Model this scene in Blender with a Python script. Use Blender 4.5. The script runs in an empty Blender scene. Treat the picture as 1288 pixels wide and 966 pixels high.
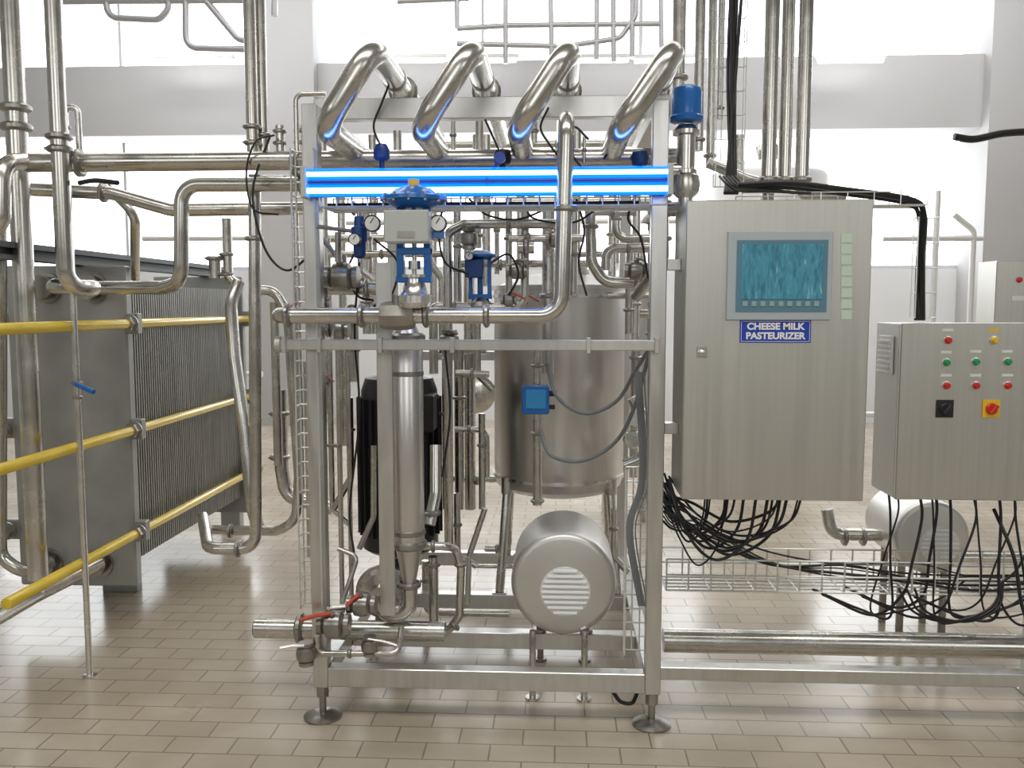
import bpy, bmesh, math, random
from mathutils import Vector, Matrix, Quaternion
random.seed(7)
sc = bpy.context.scene
sc.view_settings.view_transform = 'Standard'

# ------------------------------------------------------------------ camera
FPX, CX, CY = 1100.0, 644.0, 483.0
H = 1.6
yaw = math.radians(2.914); pit = math.radians(5.09)
Fv = Vector((-math.sin(yaw)*math.cos(pit), math.cos(yaw)*math.cos(pit), -math.sin(pit)))
Rv = Vector((math.cos(yaw), math.sin(yaw), 0)); Uv = Rv.cross(Fv)
cam = bpy.data.cameras.new('camera'); co = bpy.data.objects.new('camera', cam)
sc.collection.objects.link(co); sc.camera = co
cam.sensor_width = 36; cam.lens = FPX/1288*36
co.matrix_world = Matrix.Translation((0,0,H)) @ Matrix((Rv,Uv,-Fv)).transposed().to_4x4()

def A(px,py,Y):
    """survey: world point on the plane at distance Y for a sight line measured on the photo"""
    d = Fv*FPX + Rv*(px-CX) + Uv*(CY-py)
    t = Y/d.y
    return Vector((d.x*t, Y, H+d.z*t))

# ------------------------------------------------------------------ materials
def mat(name, col, metal=0, rough=.5, noise=0, nscale=(8,8,8), bump=0, emit=None, es=0, spec=.5, rvar=0, alpha=1, coat=0):
    m = bpy.data.materials.new(name); m.use_nodes = True
    nt = m.node_tree; b = nt.nodes['Principled BSDF']
    b.inputs['Base Color'].default_value = (*col,1)
    b.inputs['Metallic'].default_value = metal
    b.inputs['Roughness'].default_value = rough
    b.inputs['Specular IOR Level'].default_value = spec
    b.inputs['Coat Weight'].default_value = coat
    if emit:
        b.inputs['Emission Color'].default_value = (*emit,1); b.inputs['Emission Strength'].default_value = es
    if noise or bump or rvar:
        tc = nt.nodes.new('ShaderNodeTexCoord'); mp = nt.nodes.new('ShaderNodeMapping')
        mp.inputs['Scale'].default_value = nscale
        nz = nt.nodes.new('ShaderNodeTexNoise'); nz.inputs['Scale'].default_value = 1; nz.inputs['Detail'].default_value = 4
        nt.links.new(tc.outputs['Object'], mp.inputs[0]); nt.links.new(mp.outputs[0], nz.inputs['Vector'])
        if noise:
            r = nt.nodes.new('ShaderNodeMapRange'); r.inputs[1].default_value=.3; r.inputs[2].default_value=.7
            r.inputs[3].default_value = 1-noise; r.inputs[4].default_value = 1+noise
            mx = nt.nodes.new('ShaderNodeVectorMath'); mx.operation='SCALE'; mx.inputs[0].default_value = col
            nt.links.new(nz.outputs[0], r.inputs[0]); nt.links.new(r.outputs[0], mx.inputs['Scale'])
            nt.links.new(mx.outputs[0], b.inputs['Base Color'])
        if rvar:
            r = nt.nodes.new('ShaderNodeMapRange'); r.inputs[1].default_value=.3; r.inputs[2].default_value=.7
            r.inputs[3].default_value = max(.03,rough-rvar); r.inputs[4].default_value = rough+rvar
            nt.links.new(nz.outputs[0], r.inputs[0]); nt.links.new(r.outputs[0], b.inputs['Roughness'])
        if bump:
            bp = nt.nodes.new('ShaderNodeBump'); bp.inputs['Strength'].default_value = bump; bp.inputs['Distance'].default_value=.002
            nt.links.new(nz.outputs[0], bp.inputs['Height']); nt.links.new(bp.outputs[0], b.inputs['Normal'])
    return m

STEEL = mat('stainless_pipe',(.62,.605,.57),1,.25,.12,(9,9,9),rvar=.07)
STEELD= mat('stainless_dark',(.38,.365,.34),1,.36,.15,(12,12,12),rvar=.08)
STEELB= mat('stainless_bright',(.75,.74,.72),1,.25,.08,(10,10,10),rvar=.06)
SHEET = mat('brushed_sheet',(.64,.64,.60),1,.40,.035,(90,90,1.6),bump=.02,rvar=.03)
SHEETH= mat('brushed_sheet_dull',(.54,.54,.51),1,.45,.035,(90,90,1.6),bump=.02,rvar=.03)
FRAME = mat('frame_steel',(.66,.66,.64),1,.36,.08,(30,30,4),rvar=.06)
BARM  = mat('guard_bar_steel',(.62,.61,.585),.85,.5,.05,(30,30,4))
TANKM = mat('tank_steel',(.70,.68,.67),1,.34,.04,(60,60,2),rvar=.04)
DRUMM = mat('motor_cover_steel',(.70,.69,.66),.9,.42,.04,(6,6,6))
PLATE = mat('steel_end_plate',(.38,.39,.38),.5,.45,.12,(5,5,5))
RAILD = mat('dark_rail_paint',(.10,.11,.115),.3,.5,.1,(4,4,4))
PACK  = mat('plate_pack_grey',(.34,.34,.32),.8,.42,.2,(3,60,3))
YEL   = mat('yellow_sleeve',(.80,.58,.05),0,.2,.1,(6,6,6),coat=.4)
BLUE  = mat('blue_enamel',(.015,.15,.50),.1,.3,.1,(10,10,10),coat=.3)
DBLUE = mat('dark_blue_enamel',(.01,.05,.20),.1,.35)
BOXG  = mat('grey_plastic',(.50,.53,.51),0,.4)
WHT   = mat('white_plastic',(.80,.80,.78),0,.4)
BLK   = mat('black_rubber',(.015,.015,.017),0,.45)
BLKP  = mat('black_plastic',(.022,.022,.026),0,.35)
GRYC  = mat('grey_hose',(.20,.21,.22),0,.5)
RED   = mat('red_plastic',(.62,.03,.02),0,.3)
REDO  = mat('red_orange_lever',(.60,.08,.03),0,.35)
GRN   = mat('green_plastic',(.02,.32,.12),0,.3)
YELP  = mat('yellow_plastic',(.85,.55,.03),0,.35)
SIGNB = mat('sign_blue',(.015,.06,.45),0,.35)
SIGNW = mat('sign_white',(.9,.9,.9),0,.4)
VENTW = mat('vent_white',(.85,.86,.84),0,.5,emit=None)  # white stands for the glare on the motor vent
LBL   = mat('label_greenish',(.58,.72,.60),0,.5)
KEYM  = mat('touch_key_green',(.30,.44,.44),0,.5)
BEZ   = mat('bezel_silver',(.46,.52,.55),.2,.4)
GLASSG= mat('gauge_face',(.80,.81,.81),0,.15)
WIRE  = mat('zinc_wire',(.78,.80,.78),.6,.35)
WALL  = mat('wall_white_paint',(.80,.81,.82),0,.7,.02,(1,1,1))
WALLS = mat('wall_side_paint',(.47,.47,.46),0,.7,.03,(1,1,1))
BEAM  = mat('beam_grey_paint',(.47,.462,.465),0,.7,.03,(1,1,1))  # grey holds the backlit shade of the beam face; columns share it
DWALL = mat('wall_grey_paint',(.32,.32,.30),0,.7,.04,(1,1,1))
CEIL  = mat('ceiling_paint',(.42,.42,.40),0,.8)
SKYW  = mat('window_daylight',(.9,.93,.95),0,.5,emit=(.95,.98,1),es=3.6)
SKYF  = mat('window_daylight_dim',(.9,.93,.95),0,.5,emit=(1,.99,.97),es=1.8)
LAMP  = mat('lamp_tube_glow',(1,1,1),0,.5,emit=(.95,.98,1),es=9)
WFRM  = mat('window_frame_paint',(.60,.61,.63),0,.5)

# screen: film reflections painted as pale and dark streaks
SCR = mat('screen_blue',(.03,.30,.38),0,.22,coat=.3)
nt=SCR.node_tree; b=nt.nodes['Principled BSDF']
tc=nt.nodes.new('ShaderNodeTexCoord'); mpp=nt.nodes.new('ShaderNodeMapping'); mpp.inputs['Scale'].default_value=(70,70,16); mpp.inputs['Rotation'].default_value=(0,.8,0)
nz=nt.nodes.new('ShaderNodeTexNoise'); nz.inputs['Scale'].default_value=1; nz.inputs['Detail'].default_value=6; nz.inputs['Distortion'].default_value=.8
cr=nt.nodes.new('ShaderNodeValToRGB'); cr.color_ramp.elements[0].color=(.03,.12,.17,1); cr.color_ramp.elements[0].position=.32
cr.color_ramp.elements[1].color=(.26,.42,.48,1); cr.color_ramp.elements[1].position=.75
e_=cr.color_ramp.elements.new(.5); e_.color=(.05,.20,.27,1); e_=cr.color_ramp.elements.new(.62); e_.color=(.06,.22,.30,1)
nt.links.new(tc.outputs['Object'],mpp.inputs[0]); nt.links.new(mpp.outputs[0],nz.inputs['Vector']); nt.links.new(nz.outputs[0],cr.inputs[0]); nt.links.new(cr.outputs[0],b.inputs['Base Color'])
nt.links.new(cr.outputs[0],b.inputs['Emission Color']); b.inputs['Emission Strength'].default_value=.35
bp=nt.nodes.new('ShaderNodeBump'); bp.inputs['Strength'].default_value=.3; bp.inputs['Distance'].default_value=.003
nt.links.new(nz.outputs[0],bp.inputs['Height']); nt.links.new(bp.outputs[0],b.inputs['Coat Normal'])

# neon
NEONC = mat('neon_core',(1,1,1),0,.5,emit=(.42,.78,1),es=6)
NEONO = bpy.data.materials.new('neon_sleeve'); NEONO.use_nodes=True; nt=NEONO.node_tree; nt.nodes.clear()  # glowing blue shell added as the glare halo around each tube
o=nt.nodes.new('ShaderNodeOutputMaterial'); mxs=nt.nodes.new('ShaderNodeMixShader'); tr=nt.nodes.new('ShaderNodeBsdfTransparent'); em=nt.nodes.new('ShaderNodeEmission')
em.inputs[0].default_value=(.0,.12,1,1); em.inputs[1].default_value=4.2; mxs.inputs[0].default_value=.42
nt.links.new(tr.outputs[0],mxs.inputs[1]); nt.links.new(em.outputs[0],mxs.inputs[2]); nt.links.new(mxs.outputs[0],o.inputs[0])

# floor tile
TILE = bpy.data.materials.new('floor_tile'); TILE.use_nodes=True; nt=TILE.node_tree; b=nt.nodes['Principled BSDF']
tc=nt.nodes.new('ShaderNodeTexCoord'); br=nt.nodes.new('ShaderNodeTexBrick')
br.inputs['Scale'].default_value=1; br.inputs['Brick Width'].default_value=.235; br.inputs['Row Height'].default_value=.118
br.inputs['Mortar Size'].default_value=.0038; br.inputs['Mortar Smooth'].default_value=.3; br.inputs['Bias'].default_value=-.2
br.inputs['Color1'].default_value=(.55,.48,.385,1); br.inputs['Color2'].default_value=(.48,.415,.325,1); br.inputs['Mortar'].default_value=(.28,.225,.165,1)
nt.links.new(tc.outputs['Object'],br.inputs['Vector'])
nz=nt.nodes.new('ShaderNodeTexNoise'); nz.inputs['Scale'].default_value=1.1; nz.inputs['Detail'].default_value=5
nt.links.new(tc.outputs['Object'],nz.inputs['Vector'])
mr=nt.nodes.new('ShaderNodeMapRange'); mr.inputs[1].default_value=.3; mr.inputs[2].default_value=.7; mr.inputs[3].default_value=.82; mr.inputs[4].default_value=1.08
nt.links.new(nz.outputs[0],mr.inputs[0]); vm=nt.nodes.new('ShaderNodeVectorMath'); vm.operation='SCALE'
nt.links.new(br.outputs['Color'],vm.inputs[0]); nt.links.new(mr.outputs[0],vm.inputs['Scale'])
nz3=nt.nodes.new('ShaderNodeTexNoise'); nz3.inputs['Scale'].default_value=.75; nz3.inputs['Detail'].default_value=8; nz3.inputs['Roughness'].default_value=.6
nt.links.new(tc.outputs['Object'],nz3.inputs['Vector'])
mr3=nt.nodes.new('ShaderNodeMapRange'); mr3.inputs[1].default_value=.5; mr3.inputs[2].default_value=.68; mr3.inputs[3].default_value=0; mr3.inputs[4].default_value=.45
nt.links.new(nz3.outputs[0],mr3.inputs[0])
mxc=nt.nodes.new('ShaderNodeMix'); mxc.data_type='RGBA'; mxc.inputs[7].default_value=(.30,.22,.14,1)
nt.links.new(mr3.outputs[0],mxc.inputs[0]); nt.links.new(vm.outputs[0],mxc.inputs[6]); nt.links.new(mxc.outputs[2],b.inputs['Base Color'])
mr2=nt.nodes.new('ShaderNodeMapRange'); mr2.inputs[1].default_value=.3; mr2.inputs[2].default_value=.7; mr2.inputs[3].default_value=.12; mr2.inputs[4].default_value=.28
nt.links.new(nz.outputs[0],mr2.inputs[0]); nt.links.new(mr2.outputs[0],b.inputs['Roughness'])
bp=nt.nodes.new('ShaderNodeBump'); bp.inputs['Strength'].default_value=.25; bp.inputs['Distance'].default_value=.002; bp.invert=True
nt.links.new(br.outputs['Fac'],bp.inputs['Height']); nt.links.new(bp.outputs[0],b.inputs['Normal'])

# ------------------------------------------------------------------ geometry
def NB(): return bmesh.new()
def basis(ax):
    ax=Vector(ax).normalized()
    u = ax.cross(Vector((0,0,1)) if abs(ax.z)<.9 else Vector((0,1,0))).normalized()
    return ax,u,ax.cross(u)
def g_lathe(bm,o,ax,prof,n=24):
    o=Vector(o); ax,u,v=basis(ax); rings=[]
    for r,h in prof:
        if r<1e-6: rings.append([bm.verts.new(o+ax*h)])
        else: rings.append([bm.verts.new(o+ax*h+(u*math.cos(2*math.pi*i/n)+v*math.sin(2*math.pi*i/n))*r) for i in range(n)])
    for a,b_ in zip(rings,rings[1:]):
        if len(a)==1 and len(b_)==1: continue
        for i in range(n):
            j=(i+1)%n
            if len(a)==1: bm.faces.new((a[0],b_[i],b_[j]))
            elif len(b_)==1: bm.faces.new((a[i],a[j],b_[0]))
            else: bm.faces.new((a[i],a[j],b_[j],b_[i]))
    if len(rings[0])>1: bm.faces.new(rings[0])
    if len(rings[-1])>1: bm.faces.new(rings[-1])
    return bm
def g_cyl(bm,p0,p1,r,n=20,bev=0):
    p0=Vector(p0);p1=Vector(p1);L=(p1-p0).length
    pr=[(r,0),(r,L)] if not bev else [(r-bev,0),(r-bev*.3,bev*.3),(r,bev),(r,L-bev),(r-bev*.3,L-bev*.3),(r-bev,L)]
    return g_lathe(bm,p0,p1-p0,pr,n)
def g_box(bm,lo,hi,bev=0,rot=None):
    lo=Vector(lo);hi=Vector(hi);c=(lo+hi)/2;s=hi-lo
    s=Vector([abs(x) for x in s])
    M=Matrix.Translation(c)
    if rot: M=M@rot.to_4x4()
    M=M@Matrix.Diagonal((*s,1))
    r=bmesh.ops.create_cube(bm,size=1,matrix=M)
    if bev:
        es=list({e for v in r['verts'] for e in v.link_edges})
        bmesh.ops.bevel(bm,geom=es,offset=bev*.7,segments=1,affect='EDGES',profile=.5)
    return bm
def g_sweep(bm,pts,r,n=16,cap=True):
    pts=[Vector(p) for p in pts]
    T=[]
    for i in range(len(pts)):
        a=pts[max(i-1,0)];c=pts[min(i+1,len(pts)-1)]
        T.append((c-a).normalized())
    ax,u,v=basis(T[0]); rings=[]
    for i,p in enumerate(pts):
        if i:
            q=T[i-1].rotation_difference(T[i]); u=q@u
        u=(u-T[i]*u.dot(T[i])).normalized(); v=T[i].cross(u)
        rings.append([bm.verts.new(p+(u*math.cos(2*math.pi*k/n)+v*math.sin(2*math.pi*k/n))*r) for k in range(n)])
    for a,b_ in zip(rings,rings[1:]):
        for i in range(n):
            j=(i+1)%n; bm.faces.new((a[i],a[j],b_[j],b_[i]))
    if cap: bm.faces.new(rings[0]); bm.faces.new(rings[-1])
    return bm
def fillet(pts,R):
    pts=[Vector(p) for p in pts]; out=[pts[0]]
    for i in range(1,len(pts)-1):
        p=pts[i];a=pts[i-1]-p;b_=pts[i+1]-p;la=a.length;lb=b_.length
        if la<1e-5 or lb<1e-5: continue
        a.normalize();b_.normalize();ang=a.angle(b_)
        if ang>math.pi-.02: out.append(p); continue
        t=min(R/math.tan(ang/2),la*.48,lb*.48); re=t*math.tan(ang/2)
        c=p+(a+b_).normalized()*(re/math.sin(ang/2)); s=p+a*t-c; e=p+b_*t-c
        q=s.rotation_difference(e); k=9
        for j in range(k+1): out.append(c+Quaternion().slerp(q,j/k)@s)
    out.append(pts[-1]); return out
def sq(pts,tol=.12):
    pts=[Vector(p) for p in pts]
    for i in range(1,len(pts)):
        d=pts[i]-pts[i-1];L=d.length
        for k in range(3):
            if abs(d[k])<tol*L: pts[i][k]=pts[i-1][k]
    return pts
def g_pipe(bm,pts,r,R=None,n=18,square=True):
    if square: pts=sq(pts)
    return g_sweep(bm,fillet(pts,R or r*3),r,n)
def spline(pts,k=8):
    pts=[Vector(p) for p in pts]; P=[pts[0]*2-pts[1]]+pts+[pts[-1]*2-pts[-2]]; out=[]
    for i in range(1,len(P)-2):
        for j in range(k):
            t=j/k; a,b_,c,d=P[i-1],P[i],P[i+1],P[i+2]
            out.append(.5*((2*b_)+(c-a)*t+(2*a-5*b_+4*c-d)*t*t+(3*b_-a-3*c+d)*t**3))
    out.append(pts[-1]); return out
def g_clamp(bm,p,ax,r):
    p=Vector(p);ax=Vector(ax).normalized();w=max(.008,r*.38)
    g_lathe(bm,p-ax*w,ax,[(r*1.02,0),(r*1.22,0),(r*1.5,w*.55),(r*1.5,w*1.45),(r*1.22,w*2),(r*1.02,w*2)],20)
    a,u,v=basis(ax)
    g_cyl(bm,p+u*r*1.3-v*r*.5,p+u*r*1.3+v*r*.9,r*.18,8)
    return bm

# ------------------------------------------------------------------ objects
BASE={}
def finish(name,bm,m,off,sharp=35):
    me=bpy.data.meshes.new(name)
    bmesh.ops.recalc_face_normals(bm,faces=bm.faces[:])
    bmesh.ops.translate(bm,verts=bm.verts[:],vec=-off)
    bm.to_mesh(me); bm.free()
    me.polygons.foreach_set('use_smooth',[True]*len(me.polygons))
    me.set_sharp_from_angle(angle=math.radians(sharp))
    me.materials.append(m)
    ob=bpy.data.objects.new(name,me); sc.collection.objects.link(ob); return ob
def thing(name,label,cat,base,group=None):
    e=bpy.data.objects.new(name,None); sc.collection.objects.link(e); e.empty_display_size=.05
    base=Vector(base); e.location=base; e['label']=label; e['category']=cat
    if group: e['group']=group
    BASE[e]=base; return e
def part(name,bm,m,parent,label=None,kind=None):
    ob=finish(name,bm,m,BASE[parent]); ob.parent=parent; BASE[ob]=BASE[parent]
    if label: ob['label']=label
    if kind: ob['kind']=kind
    return ob
def solo(name,bm,m,label,cat,group=None,kind=None):
    xs=[v.co for v in bm.verts]
    lo=Vector([min(c[k] for c in xs) for k in range(3)]);hi=Vector([max(c[k] for c in xs) for k in range(3)])
    off=Vector(((lo.x+hi.x)/2,(lo.y+hi.y)/2,lo.z))
    ob=finish(name,bm,m,off); ob.location=off; ob['label']=label; ob['category']=cat
    if group: ob['group']=group
    if kind: ob['kind']=kind
    BASE[ob]=off; return ob
def struct(name,bm,m):
    ob=finish(name,bm,m,Vector((0,0,0))); ob['kind']='structure'; ob['label']=name.replace('_',' ')+' of the dairy process hall'; ob['category']='room structure'; return ob
AX={'x':(1,0,0),'y':(0,1,0),'z':(0,0,1)}
def pipe(pts,r,label,clamps=(),R=None,m=None,name='process_pipe',cat='pipe',group=None,square=True):
    bm=NB(); g_pipe(bm,pts,r,R,square=square)
    ob=solo(name,bm,m or STEEL,label,cat,group)
    for p,ax in clamps:
        b2=NB(); g_clamp(b2,p,AX[ax] if isinstance(ax,str) else ax,r); part('pipe_clamp',b2,STEELD,ob)
    return ob
def cable(pts,r,label,m=None,name='cable',cat='cable',group=None):
    bm=NB(); g_sweep(bm,spline(pts),r,8); return solo(name,bm,m or BLK,label,cat,group)
def text(s,size,loc,m,parent,name,off=0.0,sx=1.0):
    cu=bpy.data.curves.new('t','FONT'); cu.body=s; cu.size=size; cu.align_x='CENTER'; cu.align_y='CENTER'; cu.extrude=.0004; cu.offset=off
    t=bpy.data.objects.new('t',cu); sc.collection.objects.link(t)
    bpy.context.view_layer.update()
    me=bpy.data.meshes.new_from_object(t.evaluated_get(bpy.context.evaluated_depsgraph_get()))
    bpy.data.objects.remove(t)
    me.transform(Matrix.Translation(Vector(loc)-BASE[parent])@Matrix.Rotation(math.pi/2,4,'X')@Matrix.Diagonal((sx,1,1,1)))
    me.materials.clear(); me.materials.append(m)
    ob=bpy.data.objects.new(name,me); sc.collection.objects.link(ob); ob.parent=parent; BASE[ob]=BASE[parent]; return ob

# ------------------------------------------------------------------ room
X0,X1,Y0,Y1,ZC=-9,9.5,-4,12.2,6.3
struct('floor',g_box(NB(),(X0,Y0,-.1),(X1,Y1,0)),TILE)
struct('ceiling',g_box(NB(),(X0,Y0,ZC),(X1,Y1,ZC+.1)),CEIL)
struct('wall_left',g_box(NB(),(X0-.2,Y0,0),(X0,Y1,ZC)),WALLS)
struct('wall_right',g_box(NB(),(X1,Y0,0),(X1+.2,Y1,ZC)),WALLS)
struct('wall_front',g_box(NB(),(X0,Y0-.2,0),(X1,Y0,ZC)),DWALL)
zb0=A(644,166,11.7).z; zb1=A(644,76,11.7).z
struct('wall_back',g_box(NB(),(X0,Y1,0),(X1,Y1+.2,2.1)),WALL)
struct('trim_1',g_box(NB(),(X0,11.7,zb0),(X1,Y1+.2,zb1)),BEAM)
cols=[(A(326,120,11.7).x,A(400,120,11.7).x),(A(1236,120,11.7).x,A(1236,120,11.7).x+.95),(X0,X0+.8)]
for i,(a,b_) in enumerate(cols):
    struct('trim_%d'%(i+2),g_box(NB(),(a,11.5,0),(b_,Y1+.2,ZC)),BEAM)
k=1
for (xa,xb) in [(cols[2][1],cols[0][0]),(cols[0][1],cols[1][0]),(cols[1][1],X1)]:
    for (z0,z1) in [(2.1,zb0),(zb1,ZC)]:
        w=struct('window_%d'%k,g_box(NB(),(xa,Y1+.1,z0),(xb,Y1+.12,z1)),SKYW)
        BASE[w]=Vector((0,0,0))
        b2=NB(); nn=max(1,round((xb-xa)/2.2))
        g_box(b2,(xa,Y1+.02,z0),(xb,Y1+.09,z0+.05))
        for j in range(1,nn):
            x=xa+(xb-xa)*j/nn; g_box(b2,(x-.02,Y1+.02,z0+.04),(x+.02,Y1+.09,z1))
        part('window_frame',b2,WFRM,w)
        k+=1
for xx in (-5.5,0,5.5):
    w=struct('window_%d'%k,g_box(NB(),(xx-1.6,Y0+.001,2.4),(xx+1.6,Y0+.03,4.6)),SKYF); k+=1  # unseen glowing panes added behind the camera for steel reflections

for px in (245,520,610,750,838,1070):
    p=A(px,74,11.2); L=.42 if px!=245 else .5
    t=thing('fluorescent_lamp','white fluorescent tube lamp hung along the concrete beam','lamp',p,'hanging fluorescent lamps')
    part('lamp_housing',g_box(NB(),p+Vector((-L,-.05,.0)),p+Vector((L,.05,.05)),.01),WHT,t)
    part('lamp_tube',g_cyl(NB(),p+Vector((-L+.03,0,-.02)),p+Vector((L-.03,0,-.02)),.03,12),LAMP,t)
    for s in (-.8,.8): part('hanging_rod',g_cyl(NB(),p+Vector((L*s,0,.04)),(p.x+L*s,p.y,ZC),.006,6),WFRM,t)

# ------------------------------------------------------------------ skid frame
FY=3.25; BY=4.85; XL=-.905; XR=.37; FT=2.335; hs=.029
fr=thing('skid_frame','square-tube stainless steel skid frame standing on adjustable disc feet','machine frame',((XL+XR)/2,(FY+BY)/2,0))
for x in (XL,XR):
    for y in (FY,BY):
        part('post',g_box(NB(),(x-hs,y-hs,.13),(x+hs,y+hs,FT),.004),FRAME,fr)
        b2=NB(); g_cyl(b2,(x,y,.02),(x,y,.14),.014,12); g_cyl(b2,(x,y,.085),(x,y,.13),.024,6)
        g_lathe(b2,(x,y,0),(0,0,1),[(.072,0),(.075,.008),(.06,.016),(.03,.028),(.0,.03)],24)
        part('foot',b2,STEELD,fr)
def rail(a,b_): part('rail',g_box(NB(),a,b_,.004),FRAME,fr)
e=hs+.0005
for y in (FY,BY): rail((XL+e,y-hs,.135),(XR-e,y+hs,.21))
rail((XL+e,BY-hs,FT-.06),(XR-e,BY+hs,FT))
for x in (XL,XR):
    rail((x-hs,FY+e,.135),(x+hs,BY-e,.21)); rail((x-hs,FY+e,FT-.055),(x+hs,BY-e,FT-.001))
rail((XL-.06,3.5,FT),(XR+.07,3.555,FT+.082))
for y in (3.66,4.15):
    rail((XL+e,y-.03,.135),(XR-e,y+.03,.205))
rail((XL+e,BY-hs,1.3),(XR-e,BY+hs,1.35))
pz=A(600,434,3.19).z; xa=A(347,434,3.19).x; xb=A(824,434,3.19).x
b2=NB(); g_box(b2,(xa,3.175,pz-.019),(xb,3.218,pz+.019),.004); g_cyl(b2,(xa,3.197,pz),(xa+.02,3.197,pz),.03,16)
part('guard_bar',b2,BARM,fr)
for px in (360,404,480,570,740,825):
    x=A(px,434,3.2).x; part('bar_bracket',g_box(NB(),(x-.008,3.165,pz-.028),(x+.008,3.2,pz+.028),.002),BARM,fr)
x=A(362,434,3.2).x; part('bar_arm',g_box(NB(),(x-.006,3.2,pz-.015),(x+.006,3.9,pz+.015),.002),FRAME,fr)

z=A(1000,848,3.3).z
sb=thing('base_frame','low stainless steel base rail on a disc foot','machine frame',(1.4,3.3,0))
part('rail',g_box(NB(),(XR+hs+.002,3.28,z-.025),(2.4,3.34,z+.025),.004),FRAME,sb)
fx=2.2
b2=NB(); g_cyl(b2,(fx,3.31,.02),(fx,3.31,z),.014,12); g_lathe(b2,(fx,3.31,0),(0,0,1),[(.07,0),(.073,.008),(.03,.025),(0,.028)],24)
part('foot',b2,STEELD,sb)
pipe([A(834,805,3.5),A(1380,815,3.5)],.049,'large stainless pipe running low along the floor beside the skid',square=False)

# ------------------------------------------------------------------ holding tubes
r=.043; TY=3.10
for i,(xt,xk) in enumerate([(468,407),(594,529),(716,651),(849,781)]):
    top=A(xt,60,TY); kn=A(xk,161,TY)
    topb=Vector((top.x,4.75,top.z)); knb=Vector((kn.x,4.7,kn.z))
    bm=NB(); g_pipe(bm,[topb,top,kn,knb],r,.088,28,False)
    ob=solo('holding_tube',bm,STEEL,'thick polished stainless hairpin tube bending over the frame top','pipe','holding tubes over the frame')
    b2=NB(); g_clamp(b2,Vector((top.x,3.72,top.z)),(0,1,0),r*.95); part('pipe_clamp',b2,STEELD,ob)
    b2=NB(); g_cyl(b2,(top.x,3.53,FT+.083),(top.x,3.53,top.z-r),.010,8); g_lathe(b2,(top.x,3.53,top.z),(0,1,0),[(r*1.01,-.012),(r*1.12,-.012),(r*1.12,.012),(r*1.01,.012)],20)
    part('pipe_support',b2,STEELD,ob)

# ------------------------------------------------------------------ blue lamp
NY=3.16
za=A(612,217.5,NY).z; zb=A(612,238.5,NY).z; xa=A(384,219,NY).x; xb=A(842,219,NY).x
t=thing('blue_tube_lamp','twin glowing blue fluorescent tube fixture fixed across the frame','lamp',((xa+xb)/2,NY,zb))
zm=(za+zb)/2
part('lamp_housing',g_box(NB(),(xa+.01,NY+.025,zm-.048),(xb-.01,NY+.05,zm+.048),.003),mat('lamp_blue_reflector',(.02,.12,.55),.2,.4),t)
part('centre_bar',g_box(NB(),(xa+.01,NY-.006,zm-.005),(xb-.01,NY+.024,zm+.005),.002),DBLUE,t)
for x_0,x_1 in ((xa-.012,xa+.006),(xb-.006,xb+.012)):
    part('end_cap',g_box(NB(),(x_0,NY-.026,zb-.026),(x_1,NY+.05,za+.026),.004),BOXG,t)
for zz,rc in ((za,.0085),(zb,.0105)):
    part('lamp_tube',g_cyl(NB(),(xa+.006,NY,zz),(xb-.006,NY,zz),rc,14),NEONC,t,'white-blue glowing tube')
    part('lamp_sleeve',g_cyl(NB(),(xa+.006,NY,zz),(xb-.006,NY,zz),rc+.0115,20),NEONO,t,'blue glowing glass sleeve')
b2=NB(); xm=A(612,228,NY).x; g_box(b2,(xm-.004,NY+.0,zm-.02),(xm+.004,NY+.055,zm+.02),.002); g_cyl(b2,(xm+.045,NY+.03,za+.06),(xm+.045,NY+.06,za+.06),.020,16); g_cyl(b2,(xm+.045,NY+.05,za+.06),(xm,NY+.05,za-.01),.007,8)
part('tube_holder',b2,DBLUE,t)

# ------------------------------------------------------------------ control cabinet
CXa,CXb,CZa,CZb,CYf,CYb=.45,1.082,.915,1.963,3.1,3.4
cb=thing('control_cabinet','tall brushed stainless control cabinet with touch screen fixed to the skid','control cabinet',((CXa+CXb)/2,3.25,CZa))
part('body',g_box(NB(),(CXa,CYf+.022,CZa),(CXb,CYb,CZb),.004),SHEETH,cb)
part('door',g_box(NB(),(CXa-.002,CYf,CZa-.002),(CXb+.002,CYf+.02,CZb+.002),.005),SHEET,cb,'brushed stainless cabinet door')
b2=NB(); g_box(b2,A(876,450,CYf-.004),A(889,436,CYf-.0004),.001); g_cyl(b2,A(882,443,CYf-.003),A(882,443,CYf-.009),.012,20,.002)
part('door_lock',b2,STEELB,cb)
for zz in (1.15,1.75): part('mounting_bracket',g_box(NB(),(XR+hs+.001,3.22,zz-.02),(CXa-.001,3.28,zz+.02),.002),FRAME,cb)
def rect(px0,py0,px1,py1,Y=CYf):
    p=A((px0+px1)/2,(py0+py1)/2,Y); w=(px1-px0)/FPX*Y*.985; h=(py1-py0)/FPX*Y*.985
    return p,w/2,h/2
p,w,h=rect(915,292,1044,402)
hm=part('touch_panel',g_box(NB(),(p.x-w,CYf-.012,p.z-h),(p.x+w,CYf-.0005,p.z+h),.003),BEZ,cb,'silver-framed operator touch panel')
p,w,h=rect(932,308,1032,376); part('screen',g_box(NB(),(p.x-w,CYf-.0155,p.z-h),(p.x+w,CYf-.0122,p.z+h),.001),SCR,hm,'blue-grey screen under wrinkled protective film')
p,w,h=rect(926,303,1038,392)
part('screen_border',g_box(NB(),(p.x-w,CYf-.0135,p.z-h),(p.x+w,CYf-.0122,p.z+h)),mat('screen_border',(.12,.25,.33),.1,.3),hm)
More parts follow.
